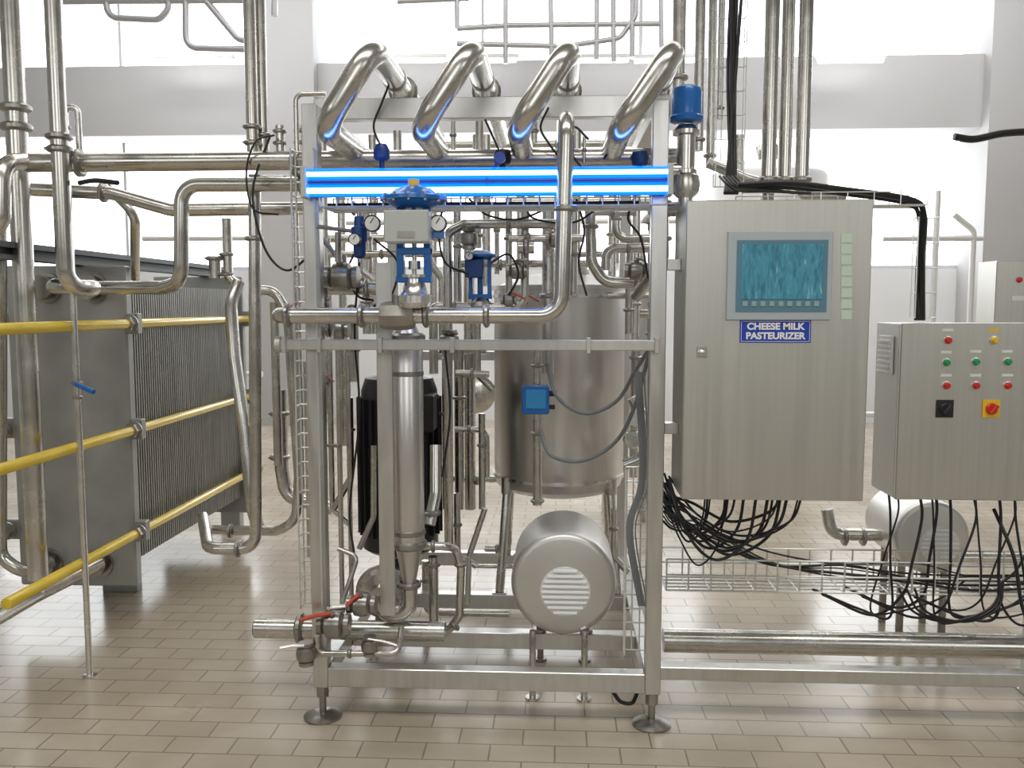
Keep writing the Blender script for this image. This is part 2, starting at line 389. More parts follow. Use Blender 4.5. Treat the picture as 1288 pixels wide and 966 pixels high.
for i in range(9):
    p,w,h=rect(933+i*11.2,379,939+i*11.2,385); part('touch_key',g_box(NB(),(p.x-w,CYf-.0162,p.z-h),(p.x+w,CYf-.0138,p.z+h),.0004),KEYM,hm)
for i in range(8):
    p,w,h=rect(1058,294+i*13.8,1071,305+i*13.8); part('label_plate',g_box(NB(),(p.x-w,CYf-.003,p.z-h),(p.x+w,CYf-.0004,p.z+h),.0003),LBL,cb)
p,w,h=rect(931,402.5,1019,431)
sg=part('name_plate',g_box(NB(),(p.x-w,CYf-.0035,p.z-h),(p.x+w,CYf-.0004,p.z+h),.0005),SIGNB,cb,'blue name plate reading CHEESE MILK PASTEURIZER')
t_=.0014; iw=w-.004; ih=h-.004
b2=NB()
for (x0,x1,z0,z1) in ((-iw,iw,ih-t_,ih),(-iw,iw,-ih,-ih+t_),(-iw,-iw+t_,-ih,ih),(iw-t_,iw,-ih,ih)):
    g_box(b2,(p.x+x0,CYf-.0042,p.z+z0),(p.x+x1,CYf-.0034,p.z+z1))
part('plate_border',b2,SIGNW,sg)
text('CHEESE MILK',.032,(p.x,CYf-.0042,p.z+.0165),SIGNW,sg,'lettering',.0013,1.05)
text('PASTEURIZER',.032,(p.x,CYf-.0042,p.z-.0165),SIGNW,sg,'lettering',.0013,1.05)

# second cabinet
Y2=3.4; Y2b=3.66
x0=A(1131,500,Y2).x; z1=A(1135,407,Y2).z; z0=A(1130,628,Y2).z; x1=x0+.68
c2=thing('switch_cabinet','low brushed stainless switch box with rows of push buttons','control cabinet',((x0+x1)/2,3.53,0))
part('body',g_box(NB(),(x0,Y2+.02,z0),(x1,Y2b,z1),.004),SHEETH,c2)
part('door',g_box(NB(),(x0-.001,Y2,z0-.001),(x1+.001,Y2+.018,z1+.001),.004),SHEET,c2)
b2=NB()
s=x1-.03
g_box(b2,(s-.03,3.56,0),(s+.03,3.62,z0-.001),.003); g_box(b2,(s-.03,3.5,0),(s+.12,3.68,.012),.003)
part('stand',b2,FRAME,c2)
b2=NB()
g_box(b2,(x0-.012,3.47,z1-.20),(x0-.001,3.60,z1-.05),.002)
for i in range(7): g_box(b2,(x0-.02,3.48,z1-.195+i*.02),(x0-.011,3.59,z1-.187+i*.02),.001)
part('vent_grille',b2,WHT,c2)
def button(px,py,m,r=.0105,kind='push_button'):
    p=A(px,py,Y2); b2=NB(); g_lathe(b2,(p.x,Y2,p.z),(0,-1,0),[(r*1.35,0),(r*1.35,.006),(r*1.2,.009),(r*1.0,.010),(r,.018),(r*.85,.021),(0,.021)],20)
    ob=part(kind,b2,m,c2,'%s push button'%m.name.split('_')[0])
    part('button_ring',g_lathe(NB(),(p.x,Y2,p.z),(0,-1,0),[(r*1.55,0),(r*1.55,.005),(r*1.36,.0055)],20),STEELB,ob)
for (x_,y_,m) in [(1192,428,RED),(1250,428,YELP),(1190,456,GRN),(1227,455,GRN),(1267,455,GRN),(1190,485,RED),(1227,485,RED),(1267,485,RED)]:
    button(x_,y_,m)
    p=A(x_,y_-13,Y2)
    part('label_plate',g_box(NB(),(p.x-.02,Y2-.002,p.z-.005),(p.x+.02,Y2-.0003,p.z+.005)),YELP if m is YELP else WHT,c2)
for (x_,y_,m1,m2) in [(1188,514,BLKP,RED),(1246,514,YELP,RED)]:
    p=A(x_,y_,Y2); b2=NB(); g_box(b2,(p.x-.032,Y2-.006,p.z-.034),(p.x+.032,Y2-.0004,p.z+.034),.002)
    s=part('rotary_switch',b2,m1,c2)
    b3=NB(); g_lathe(b3,(p.x,Y2-.006,p.z),(0,-1,0),[(.022,0),(.022,.006),(.018,.01),(0,.01)],20)
    g_box(b3,(p.x-.006,Y2-.035,p.z-.02),(p.x+.006,Y2-.012,p.z+.02),.002,Matrix.Rotation(.7,3,'Y'))
    part('switch_knob',b3,m2 if m1 is YELP else BLKP,s)

Y3=4.6; pa=A(1254,330,Y3)
c3=thing('wall_control_box','small grey metal control box with red button beside a column','control box',(pa.x+.3,Y3+.1,0))
zt=A(1240,328,Y3).z; zl=A(1240,404,Y3).z
part('body',g_box(NB(),(pa.x,Y3,zl-.1),(pa.x+.6,Y3+.2,zt),.005),SHEET,c3)
part('stand',g_box(NB(),(pa.x+.45,Y3+.06,0),(pa.x+.53,Y3+.14,zl-.1)),FRAME,c3)
p=A(1282,352,Y3); part('push_button',g_lathe(NB(),(p.x,Y3,p.z),(0,-1,0),[(.015,0),(.015,.006),(.010,.008),(.009,.018),(0,.018)],14),RED,c3)
p=A(1280,375,Y3); part('label_plate',g_box(NB(),(p.x-.03,Y3-.003,p.z-.012),(p.x+.03,Y3-.0004,p.z+.012)),WHT,c3)

# ------------------------------------------------------------------ tank
TC=Vector((A(703,500,4.45).x,4.45,0)); TR=.33
tk=thing('product_tank','vertical brushed stainless balance tank on legs inside the skid','tank',TC)
zt=1.70; zl=.70
b2=NB(); g_lathe(b2,TC,(0,0,1),[(0,zl-.07),(.15,zl-.06),(TR*.8,zl-.03),(TR*.96,zl),(TR,zl+.04),(TR,zt-.02),(TR+.012,zt-.02),(TR+.012,zt),(TR-.02,zt),(TR*.6,zt+.05),(0,zt+.07)],56)
part('shell',b2,TANKM,tk)
for zz in (zl+.05,zt-.05): part('hoop',g_lathe(NB(),TC+Vector((0,0,zz)),(0,0,1),[(TR+.0005,-.008),(TR+.006,-.008),(TR+.006,.008),(TR+.0005,.008)],56),STEELB,tk)
for sx in (-1,1):
    for yy in (4.15,4.8):
        b2=NB(); x=TC.x+sx*.255; y=TC.y+(-.2 if yy<4.5 else .2)
        g_cyl(b2,(x,y,zl+.06),(x,y,zl-.02),.03,14); g_cyl(b2,(x,y,zl-.02),(x+sx*.03,yy,.212),.022,14); g_box(b2,(x+sx*.03-.035,yy-.027,.2055),(x+sx*.03+.035,yy+.027,.215))
        part('leg',b2,STEEL,tk)
part('manhole_lid',g_cyl(NB(),TC+Vector((.05,0,zt+.05)),TC+Vector((.05,0,zt+.12)),.1,24,.01),STEELB,tk)

# ------------------------------------------------------------------ motors
def drum(cx,y0,cz,R_,L_,name_p,t_,m_=None):
    bm=NB(); g_lathe(bm,(cx,y0,cz),(0,1,0),[(0,.0),(R_*.86,.0),(R_*.92,.004),(R_*.965,.012),(R_*.99,.026),(R_,.045),(R_,L_-.03),(R_*.97,L_-.008),(R_*.9,L_),(0,L_)],64)
    return part(name_p,bm,m_ or DRUMM,t_)
mc=Vector((A(709,727,3.5).x,3.45,.478)); R_=.215
mo=thing('pump_motor','stainless drum-shaped pump motor cover with slotted round vent on short feet','pump motor',(mc.x,3.7,.205))
drum(mc.x,3.45,mc.z,R_,.42,'shroud',mo)
p=A(711,744,3.45); vr=.102
part('vent_disc',g_cyl(NB(),(p.x,3.4515,p.z),(p.x,3.446,p.z),vr,32),VENTW,mo,'bright round vent plate')
b2=NB()
for i in range(9):
    zz=(i-4)*.0215; hw=math.sqrt(max(0,vr*vr-zz*zz))-.006
    g_box(b2,(p.x-hw,3.436,p.z+zz-.0065),(p.x+hw,3.4455,p.z+zz+.0065),.003,Matrix.Rotation(-.35,3,'X'))
part('vent_slats',b2,SIGNW,mo,'bright louvre slats')
for sx in (-.1,.1):
    for yy in (3.66,3.84):
        zz0=.207 if yy==3.66 else 0
        b2=NB(); g_cyl(b2,(mc.x+sx,yy,zz0+.005),(mc.x+sx,yy,mc.z-.175),.014,12); g_cyl(b2,(mc.x+sx,yy,zz0),(mc.x+sx,yy,zz0+.012),.028,14)
        part('foot',b2,STEELD,mo)
b2=NB(); g_lathe(b2,(mc.x,3.87,mc.z),(0,1,0),[(.12,0),(.1,.04),(.06,.06),(.06,.12),(.13,.13),(.14,.2),(.1,.22),(0,.22)],32); part('pump_head',b2,STEEL,mo)
for s_ in (-.095,.115):
    x=mc.x+s_-.03; b2=NB(); g_cyl(b2,(x,3.45,.0),(x,3.45,mc.z-.19),.013,12); g_cyl(b2,(x,3.45,0),(x,3.45,.01),.03,14); part('foot',b2,STEEL,mo)

bmx=A(1168,674,4.15)
m2=thing('pump_motor','stainless cylindrical pump motor cover standing on the floor behind cables','pump motor',(bmx.x,4.35,0))
drum(bmx.x,4.1,bmx.z,.175,.42,'shroud',m2)
part('vent_disc',g_cyl(NB(),(bmx.x+.03,4.101,bmx.z-.03),(bmx.x+.03,4.096,bmx.z-.03),.09,28),VENTW,m2)
b2=NB()
for i in range(8):
    zz=(i-3.5)*.0215; hw=math.sqrt(max(0,.09*.09-zz*zz))-.004
    g_box(b2,(bmx.x+.03-hw,4.084,bmx.z-.03+zz-.006),(bmx.x+.03+hw,4.0955,bmx.z-.03+zz+.006),.003)
part('vent_slats',b2,SIGNW,m2,'bright louvre slats')
for sx in (-.1,.1):
    for yy in (4.2,4.42): part('foot',g_cyl(NB(),(bmx.x+sx,yy,0),(bmx.x+sx,yy,bmx.z-.135),.018,12),STEELD,m2)

# ------------------------------------------------------------------ plate heat exchanger
HX=-2.05; HY=4.17
xl=A(14,500,HY).x; xr=A(163,500,HY).x; ztp=A(100,334,HY).z; zbt=A(160,738,HY).z
hx=thing('plate_heat_exchanger','plate heat exchanger with grey plate pack and yellow sleeved tie bars','heat exchanger',((xl+xr)/2,5,0))
part('end_plate',g_box(NB(),(xl,HY,zbt),(xr,HY+.06,ztp),.012),PLATE,hx,'thick grey steel end plate')
part('pressure_plate',g_box(NB(),(xl,5.75,zbt),(xr,5.8,ztp),.008),PLATE,hx)
b2=NB(); zp1=A(175,358,4.3).z; zp0=A(175,700,4.3).z; N=120
for i in range(N):
    y=HY+.065+i*(5.745-HY-.065)/N
    g_box(b2,(xl+.06,y,zp0),(xr-.035-(.006 if i%2 else 0),y+.0118,zp1))
part('plate_pack',b2,PACK,hx,'tightly stacked grey gasketed plates','stuff')
xm=(xl+xr)/2+.05
b2=NB(); g_box(b2,(xm-.045,3.35,ztp+.05),(xm+.045,6.15,ztp+.075)); g_box(b2,(xm-.045,3.35,ztp+.002),(xm+.045,6.15,ztp+.02)); g_box(b2,(xm-.012,3.35,ztp+.01),(xm+.012,6.15,ztp+.06))
part('carrying_bar',b2,RAILD,hx,'dark flat carrying rail')
part('guide_bar',g_box(NB(),(xm-.04,HY+.07,zp0-.07),(xm+.04,6.1,zp0-.005),.006),RAILD,hx)
part('rear_column',g_box(NB(),(xm-.07,6.08,0),(xm+.07,6.16,ztp),.006),PLATE,hx)
part('foot',g_box(NB(),(xm-.2,HY+.5,0),(xm-.0,HY+.56,zp0-.075),.004),PLATE,hx)
def tie(x,z,y0,y1):
    b2=NB(); g_cyl(b2,(x,y0,z),(x,y1,z),.023,18,.004); ob=part('tie_bar',b2,YEL,hx,'yellow sleeved tie bar')
    for y in (HY-.05,5.84):
        b3=NB(); g_cyl(b3,(x,y-.016,z),(x,y+.016,z),.036,6); g_cyl(b3,(x,y+.015,z),(x,y+.023,z),.044,16); part('nut',b3,STEELD,ob)
for j,z in enumerate((A(160,407,HY).z,A(160,540,HY).z,A(160,668,HY).z)):
    tie(xr+.03,z,(2.9,3.02,3.10)[j],5.95); tie(xl-.035,z,3.45,5.95)
    for y in (HY-.0,5.75):
        part('tie_lug',g_box(NB(),(xr-.005,y,z-.05),(xr+.055,y+.05,z+.05),.006),PLATE,hx)
        part('tie_lug',g_box(NB(),(xl-.06,y,z-.05),(xl+.005,y+.05,z+.05),.006),PLATE,hx)
for px,py in ((118,362),(125,708),(60,362),(62,708)):
    p=A(px,py,HY); b2=NB(); g_lathe(b2,(p.x,HY,p.z),(0,-1,0),[(.075,0),(.075,.02),(.045,.022),(.045,.05),(.058,.05),(.058,.07),(.04,.07)],24); part('port_flange',b2,STEELD,hx)

# ------------------------------------------------------------------ left pipes
def vx_(px,py,Y): return A(px,py,Y).x
LY=3.68
xv=vx_(30,350,LY)
pipe([(xv,LY,6.3),(xv,LY,A(44,728,LY).z)],.043,'tall vertical stainless pipe standing in front of the heat exchanger',[((xv,LY,A(24,136,LY).z),'z'),((xv,LY,A(25,160,LY).z),'z')])
xv=vx_(75,185,3.45); zq=A(85,362,3.45).z; xq_=A(118,362,HY).x
pipe([(xv,3.45,6.3),(xv,3.45,zq),(xv+.06,3.6,zq),(xq_,3.8,A(118,362,HY).z),(xq_,HY-.07,A(118,362,HY).z)],.034,'vertical stainless pipe bending into the upper heat exchanger port',[((xv,3.45,A(74,172,3.45).z),'z'),((xv,3.45,A(74,188,3.45).z),'z')],R=.12,square=False)
pipe([A(34,205,3.55),A(870,205,3.55)],.038,'long horizontal stainless header pipe crossing above the machine',[(A(100,205,3.55),'x'),(A(372,205,3.55),'x')])
pipe([A(-40,290,3.4),A(2,290,3.4),A(2,205,3.4),A(34,203,3.55)],.034,'stainless elbow pipe joining the long header',R=.09,square=False)
pipe([A(470,232,3.62),A(228,232,3.62),A(228,355,3.62),A(205,362,3.75),Vector((xr-.15,3.95,A(160,362,3.95).z)),Vector((xr-.15,HY-.002,A(160,362,3.95).z))],.030,'stainless pipe curving down from header to heat exchanger',[(A(380,232,3.62),'x')],R=.08,square=False)
pipe([A(30,238,3.9),A(140,243,3.9),A(215,264,3.9),A(400,262,3.9)],.030,'kinked horizontal stainless pipe under the long header',[(A(130,242,3.9),'x')],square=False)
pipe([A(135,235,4.0),A(170,270,4.0),A(170,350,4.3)],.022,'thin stainless branch pipe behind the header',square=False)
pipe([A(-20,785,3.3),A(45,748,3.75),A(125,708,HY-.07)],.036,'stainless pipe running from the lower heat exchanger port',square=False,R=.1)
pipe([A(0,200,3.9),A(0,700,3.9),A(30,722,3.9),A(62,708,HY-.07)],.03,'stainless pipe curving into lower port of heat exchanger',square=False,R=.08)
px_=A(113,850,3.57)
sp=thing('stand_pipe','thin stainless stand pipe with blue lever valve standing on floor','pipe',px_)
X_=px_.x
zt=A(100,135,3.57).z
b2=NB(); g_sweep(b2,fillet([(X_,3.57,0),(X_,3.57,zt),(X_+.055,3.57,zt+.0),(X_+.055,3.57,zt-.19)],.028),.013,12); g_lathe(b2,(X_,3.57,0),(0,0,1),[(.03,0),(.03,.006),(.014,.008)],16)
part('tube',b2,STEELB,sp)
zz=A(108,482,3.57).z
for q,rr in ((zz,.016),(zz-.06,.014),(zt-.08,.014)): part('clamp_ring',g_clamp(NB(),(X_,3.57,q),(0,0,1),rr),STEELD,sp)
part('lever',g_cyl(NB(),(X_+.01,3.54,zz-.0),(X_+.11,3.5,zz-.03),.011,10,.003),BLUE,sp,'blue valve lever')
cable([A(100,230,3.5),A(120,227,3.45),A(148,230,3.4)],.010,'black lever handle of a hose valve on the header',BLKP,'valve_lever','valve handle')

for px,Y,rr,pyb,cl in ((316,3.75,.026,200,(160,180)),(329,3.8,.024,190,(170,))):
    xv=vx_(px,100,Y)
    pipe([(xv,Y,6.3),(xv,Y,A(px,pyb,Y).z)],rr,'slim vertical stainless pipe descending to the header',[((xv,Y,A(px,c_,Y).z),'z') for c_ in cl])
pipe([A(320,220,3.7),A(322,690,3.7),A(262,690,3.7),A(255,650,4.0)],.026,'vertical stainless pipe looping under the heat exchanger',[(A(320,300,3.7),'z'),(A(300,690,3.7),'x')],R=.07,square=False)
pipe([A(322,365,3.85),A(345,365,3.85),A(362,395,3.85),A(376,600,3.85),A(372,655,3.85),A(350,668,3.85),A(255,666,3.95)],.022,'curved stainless return pipe sweeping down to the floor level',[(A(290,668,3.9),'x')],square=False,R=.1)
pipe([A(350,585,4.0),A(345,480,4.0),A(345,380,4.0)],.02,'short vertical stainless pipe near the heat exchanger')
pipe([A(300,355,4.2),A(290,380,4.15),A(295,450,4.1),A(305,520,4.05),A(318,640,4.0),A(325,665,4.0)],.030,'bent stainless hose pipe beside the plate pack',square=False,R=.2)
pipe([A(285,275,4.4),A(285,350,4.4),A(300,358,4.4)],.024,'short stainless elbow above the plate pack',[(A(285,320,4.4),'z'),(A(285,345,4.4),'z')],R=.05)
pipe([A(270,322,4.4),A(270,350,4.4)],.03,'short stainless connection stub above the plate pack',[(A(270,325,4.4),'z')])
for px in (352,378):
    pipe([A(px,158,3.6),A(px,195,3.6)],.018,'short instrument stub with clamp on header',[(A(px,165,3.6),'z'),(A(px,180,3.6),'z')])
pipe([A(410,118,3.5),A(372,118,3.5),A(366,195,3.5)],.010,'thin bent stainless tube near the frame top',R=.03)
pipe([A(330,225,3.8),A(392,228,3.8)],.016,'short thin stainless tube under the header',[(A(360,227,3.8),'x')])
pipe([A(372,265,3.7),A(372,620,3.7)],.012,'thin vertical stainless tube beside the mesh tray')
cable([A(340,170,3.55),A(318,240,3.5),A(332,310,3.5),A(360,340,3.5),A(392,320,3.4)],.005,'thin black signal cable looping beside the frame')
cable([A(345,170,3.55),A(322,178,3.5),A(310,215,3.5),A(318,262,3.5),A(350,270,3.55)],.004,'thin black signal cable looping beside the frame')
pipe([A(352,490,4.3),A(352,590,4.3),A(360,625,4.3),A(420,640,4.3)],.034,'stainless elbow pipe behind the frame post',[(A(352,520,4.3),'z'),(A(352,575,4.3),'z')],R=.09)

# ------------------------------------------------------------------ front pipe
FYp=3.11
cc=A(500,397,FYp)
fp=pipe([A(352,397,3.45),A(352,397,FYp),A(706,397,FYp),Vector((A(712,300,FYp).x,FYp,A(712,145,FYp).z)),Vector((A(712,300,FYp).x,3.6,A(712,145,FYp).z))],.029,'bent stainless product pipe crossing in front of the frame',
     [(A(362,397,FYp),'x'),(A(455,397,FYp),'x'),(A(536,397,FYp),'x'),(A(612,397,FYp),'x'),(A(712,262,FYp),'z')],R=.075,square=False)
b2=NB(); g_lathe(b2,cc+Vector((-.06,0,0)),(1,0,0),[(.028,0),(.045,.0),(.05,.02),(.052,.045),(.052,.075),(.05,.1),(.045,.12),(.028,.12)],8)
g_cyl(b2,cc,cc+Vector((0,0,.075)),.02,12); part('valve_body',b2,STEELD,fp,'dark butterfly valve body')
stx=A(513,550,3.38)
st=thing('strainer_housing','tall polished stainless strainer cylinder tapering to a drain elbow','filter housing',A(505,770,3.38))
zt=A(515,418,3.38).z; zb=A(512,690,3.38).z; ze=A(505,735,3.38).z
rr=.062
part('shell',g_lathe(NB(),(stx.x,3.38,ze),(0,0,1),[(.026,0),(.028,.02),(rr*.85,zb-ze),(rr,zb-ze+.03),(rr,zt-ze-.02),(rr*.8,zt-ze),(.03,zt-ze+.04),(.03,zt-ze+.09)],36),TANKM,st)
for q,r3 in ((zb+.02,rr*.78),(zb+.07,rr*.72),(zt-.02,rr*.78),(zt-.16,rr*.70),(ze,.032)): part('clamp_ring',g_clamp(NB(),(stx.x,3.38,q),(0,0,1),r3),STEELD,st)
b2=NB(); g_sweep(b2,fillet([(stx.x,3.38,ze),(stx.x,3.38,ze-.11),(stx.x-.09,3.38,ze-.13),(stx.x-.13,3.38,ze-.06)],.05),.033,18); part('drain_elbow',b2,STEEL,st)
xq=A(484,500,3.3).x
b2=NB(); g_box(b2,(xq-.030,3.3,A(484,775,3.3).z),(xq+.030,3.312,A(484,330,3.3).z),.003)
solo('mounting_channel',b2,FRAME,'vertical flat stainless support channel beside the strainer','bracket')
pc=A(478,748,3.5)
pd=thing('centrifugal_pump','round stainless pump casing with clamp ring low in the skid','pump',(pc.x,3.6,.15))
b2=NB(); g_lathe(b2,(pc.x,3.5,pc.z),(0,1,0),[(.03,-.03),(.04,-.03),(.045,0),(.085,.01),(.1,.03),(.1,.08),(.07,.1),(.07,.3),(0,.3)],32); part('casing',b2,STEEL,pd)
part('clamp_ring',g_lathe(NB(),(pc.x,3.5,pc.z),(0,1,0),[(.1005,.03),(.11,.035),(.11,.055),(.1005,.06)],32),STEELD,pd)
part('foot',g_box(NB(),(pc.x-.05,3.63,.206),(pc.x+.05,3.69,pc.z-.06),.004),STEELD,pd)

# ------------------------------------------------------------------ actuator valve with blue diaphragm
vx=A(521,300,3.08); VY=3.08
va=thing('control_valve','pneumatic control valve with blue diaphragm head and grey positioner box','valve',(vx.x,VY,A(515,385,VY).z))
def zz_(py): return A(521,py,VY).z
z=zz_(264)
b2=NB(); g_lathe(b2,(vx.x,VY,z),(0,0,1),[(.02,0),(.06,.004),(.085,.018),(.095,.028),(.118,.030),(.118,.042),(.095,.044),(.085,.052),(.06,.072),(.03,.082),(0,.084)],40)
part('diaphragm_head',b2,BLUE,va,'blue flanged diaphragm actuator head')
for i in range(12):
    a_=i*math.pi/6; x=vx.x+.107*math.cos(a_); y=VY+.107*math.sin(a_); part('flange_bolt',g_cyl(NB(),(x,y,z+.022),(x,y,z+.052),.006,6),STEELD,va)
part('vent_plug',g_cyl(NB(),(vx.x,VY,z+.08),(vx.x,VY,z+.105),.02,6),YELP,va,'brass vent plug')
b2=NB(); zt2=zz_(310); zb2=zz_(352)
g_box(b2,(vx.x-.06,VY-.022,zb2),(vx.x-.035,VY+.02,z+.004),.004); g_box(b2,(vx.x+.035,VY-.022,zb2),(vx.x+.06,VY+.02,z+.004),.004)
g_box(b2,(vx.x-.062,VY-.03,zb2-.01),(vx.x+.062,VY+.03,zb2+.012),.005); g_box(b2,(vx.x-.06,VY-.025,zt2-.03),(vx.x+.06,VY+.02,zt2-.004),.004)
part('yoke',b2,BLUE,va)
b2=NB(); g_cyl(b2,(vx.x,VY,zb2),(vx.x,VY,z),.009,10); g_cyl(b2,(vx.x,VY,zt2-.08),(vx.x,VY,zt2-.05),.022,16); part('stem',b2,STEELB,va)
pb=A(512,289,VY-.09); bx=part('positioner_box',g_box(NB(),(pb.x-.078,VY-.11,zz_(308)),(pb.x+.078,VY-.035,zz_(268)),.008),BOXG,va,'pale grey positioner box')
part('rating_plate',g_box(NB(),(pb.x-.03,VY-.112,zz_(302)),(pb.x+.03,VY-.1101,zz_(294))),STEELD,bx)
part('valve_bonnet',g_lathe(NB(),(vx.x,VY,zz_(388)),(0,0,1),[(.03,0),(.05,.005),(.062,.02),(.062,.045),(.045,.06),(.035,.09),(.035,.105),(.05,.108),(.05,.118),(0,.118)],28),STEELB,va)
def gauge(px,py,Y,r=.028,parent=None,tgt=None):
    p=A(px,py,Y)
    b2=NB(); g_lathe(b2,p,(0,-1,0),[(r*.9,-.02),(r,-.018),(r,.004),(r*.86,.004),(r*.86,.0)],28)
    c_=part('pressure_gauge',b2,BLKP,parent,'round pressure gauge')
    part('gauge_face',g_cyl(NB(),p+Vector((0,-.0005,0)),p+Vector((0,-.003,0)),r*.84,28),GLASSG,c_)
    b3=NB(); g_box(b3,p+Vector((-.0015,-.0045,-.002)),p+Vector((.0015,-.0035,r*.7)),0,Matrix.Rotation(.6,3,'Y')); part('needle',b3,BLKP,c_)
gauge(551,281,VY-.05,.03,va)
b2=NB(); g_box(b2,A(540,290,VY-.045),A(560,300,VY-.02),.002); g_cyl(b2,A(535,285,VY-.05),A(551,285,VY-.035),.008,8); part('gauge_fitting',b2,BLUE,va)
rg=thing('air_regulator','blue air filter regulator with two small round pressure gauges','regulator',A(455,330,3.14))
b2=NB(); p=A(452,290,3.16); g_lathe(b2,p+Vector((0,0,-.10)),(0,0,1),[(.012,0),(.022,.01),(.024,.06),(.03,.065),(.03,.11),(.02,.115),(.018,.15),(0,.152)],18); part('filter_bowl',b2,DBLUE,rg)
gauge(468,281,3.11,.030,rg); gauge(446,301,3.10,.022,rg)
for q in (((468,281,3.14),(452,281,3.16),.008),((452,292,3.16),(400,285,3.22),.008),((425,292,3.18),(425,330,3.18),.012)):
    part('fitting',g_cyl(NB(),A(*q[0]),A(*q[1]),q[2],10),STEELD,rg)
b2=NB(); p=A(480,192,3.25); g_lathe(b2,p,(0,0,1),[(.02,-.03),(.03,-.02),(.03,.01),(.02,.03),(0,.035)],16); g_cyl(b2,p,p+Vector((0,0,-.08)),.01,8)
solo('pressure_transmitter',b2,DBLUE,'small dark blue pressure transmitter head above the header','sensor')
for (px,py) in ((632,196),(805,198)):
    b2=NB(); p=A(px,py,3.48); g_lathe(b2,p,(0,0,1),[(.02,-.035),(.03,-.03),(.035,.0),(.03,.02),(0,.03)],16); g_cyl(b2,p+Vector((0,0,-.035)),p+Vector((0,0,-.1)),.012,8)
    solo('level_sensor',b2,BLKP if px==632 else DBLUE,'small dark round sensor head mounted on pipe','sensor')

ay=3.75; vx2=A(604,345,ay)
v2=thing('control_valve','small blue yoke control valve with gauges mounted on inner pipe','valve',A(604,385,ay))
def z2(py): return A(604,py,ay).z
part('diaphragm_head',g_lathe(NB(),(vx2.x,ay,z2(328)),(0,0,1),[(.02,0),(.055,.005),(.07,.015),(.07,.025),(.05,.035),(.02,.045),(0,.045)],28),BLUE,v2)
b2=NB()
for s in (-1,1): g_box(b2,(vx2.x+s*.04-.008,ay-.015,z2(372)),(vx2.x+s*.04+.008,ay+.015,z2(326)),.003)
g_box(b2,(vx2.x-.05,ay-.02,z2(376)),(vx2.x+.05,ay+.02,z2(370)),.003); g_cyl(b2,(vx2.x,ay,z2(372)),(vx2.x,ay,z2(326)),.012,10); part('yoke',b2,BLUE,v2)
part('valve_bonnet',g_lathe(NB(),(vx2.x,ay,z2(388)),(0,0,1),[(.03,0),(.045,.01),(.045,.03),(.03,.045),(0,.045)],20),STEEL,v2)
part('positioner_box',g_box(NB(),(vx2.x-.055,ay-.10,z2(350)),(vx2.x+.02,ay-.02,z2(328)),.005),DBLUE,v2)
gauge(590,322,ay-.11,.018,v2); gauge(622,328,ay-.05,.018,v2)

dy=3.35; dx=A(863,180,dy).x
def z3(py): return A(863,py,dy).z
v3=thing('diverter_valve','upright stainless seat valve with blue domed control head','valve',(dx,dy,z3(245)))
part('control_head',g_lathe(NB(),(dx,dy,z3(155)),(0,0,1),[(.05,0),(.062,.006),(.064,.02),(.056,.028),(.056,.11),(.05,.125),(.03,.135),(0,.137)],28),BLUE,v3,'blue domed control head')
part('cylinder',g_lathe(NB(),(dx,dy,z3(240)),(0,0,1),[(.03,0),(.03,.06),(.042,.062),(.042,.075),(.034,.078),(.034,.2),(.05,.205),(.05,.22),(.03,.24),(.03,z3(157)-z3(240))],24),STEEL,v3)
b2=NB(); g_lathe(b2,(dx,dy,z3(232)),(0,0,1),[(.03,-.05),(.05,-.03),(.055,0),(.05,.03),(.03,.05)],20); g_cyl(b2,(dx-.09,dy,z3(215)),(dx+.02,dy,z3(215)),.03,16); part('valve_body',b2,STEEL,v3)
pipe([(dx,dy,z3(247)),(dx,dy,z3(262)),(dx-.1,dy+.08,z3(262)),(dx-.1,3.7,z3(262))],.028,'short stainless elbow below the domed valve',square=False)

# ------------------------------------------------------------------ inner pipes
L='stainless inner process pipe inside the pasteurizer skid'
g='inner skid pipework'
def ip(pts,r,cl=(),**k): pipe(pts,r,L,cl,group=g,**k)
ip([A(690,255,3.85),A(690,470,3.85)],.028,[(A(690,300,3.85),'z'),(A(690,372,3.85),'z')])
ip([A(565,690,3.7),A(565,292,3.7),A(585,282,3.7),A(705,288,3.7)],.020,[(A(565,400,3.7),'z'),(A(640,285,3.7),'x')],R=.05)
ip([A(560,386,3.75),A(660,386,3.75),A(662,300,3.75),A(662,262,3.75)],.018,[(A(572,386,3.75),'x'),(A(640,386,3.75),'x'),(A(662,330,3.75),'z')],R=.05)
ip([A(742,255,3.8),A(744,330,3.8),A(760,355,3.8),A(830,358,3.8)],.024,[(A(800,356,3.8),'x'),(A(743,285,3.8),'z')],R=.08,square=False)
ip([A(762,340,3.95),A(762,312,3.95),A(825,316,3.95)],.022,[(A(790,315,3.95),'x')],R=.05)
ip([A(832,235,3.5),A(834,330,3.5),A(800,372,3.7)],.026,[(A(833,255,3.5),'z'),(A(833,300,3.5),'z')],R=.09,square=False)
ip([A(640,300,3.65),A(735,303,3.65)],.016,[(A(665,300,3.65),'x'),(A(710,302,3.65),'x')])
ip([A(395,363,3.5),A(480,363,3.5)],.026,[(A(410,363,3.5),'x'),(A(462,363,3.5),'x')])
ip([A(430,320,3.5),A(430,350,3.5)],.02,[(A(430,335,3.5),'z')])
ip([A(425,440,3.6),A(425,770,3.6)],.011,[(A(425,560,3.6),'z')])
ip([A(437,440,3.65),A(437,760,3.65)],.010)
ip([A(577,440,4.3),A(577,640,4.3)],.024,[(A(577,500,4.3),'z')])
ip([A(590,300,4.6),A(590,640,4.6)],.03)
ip([A(560,385,3.9),A(545,385,3.9),A(545,470,3.9)],.02)
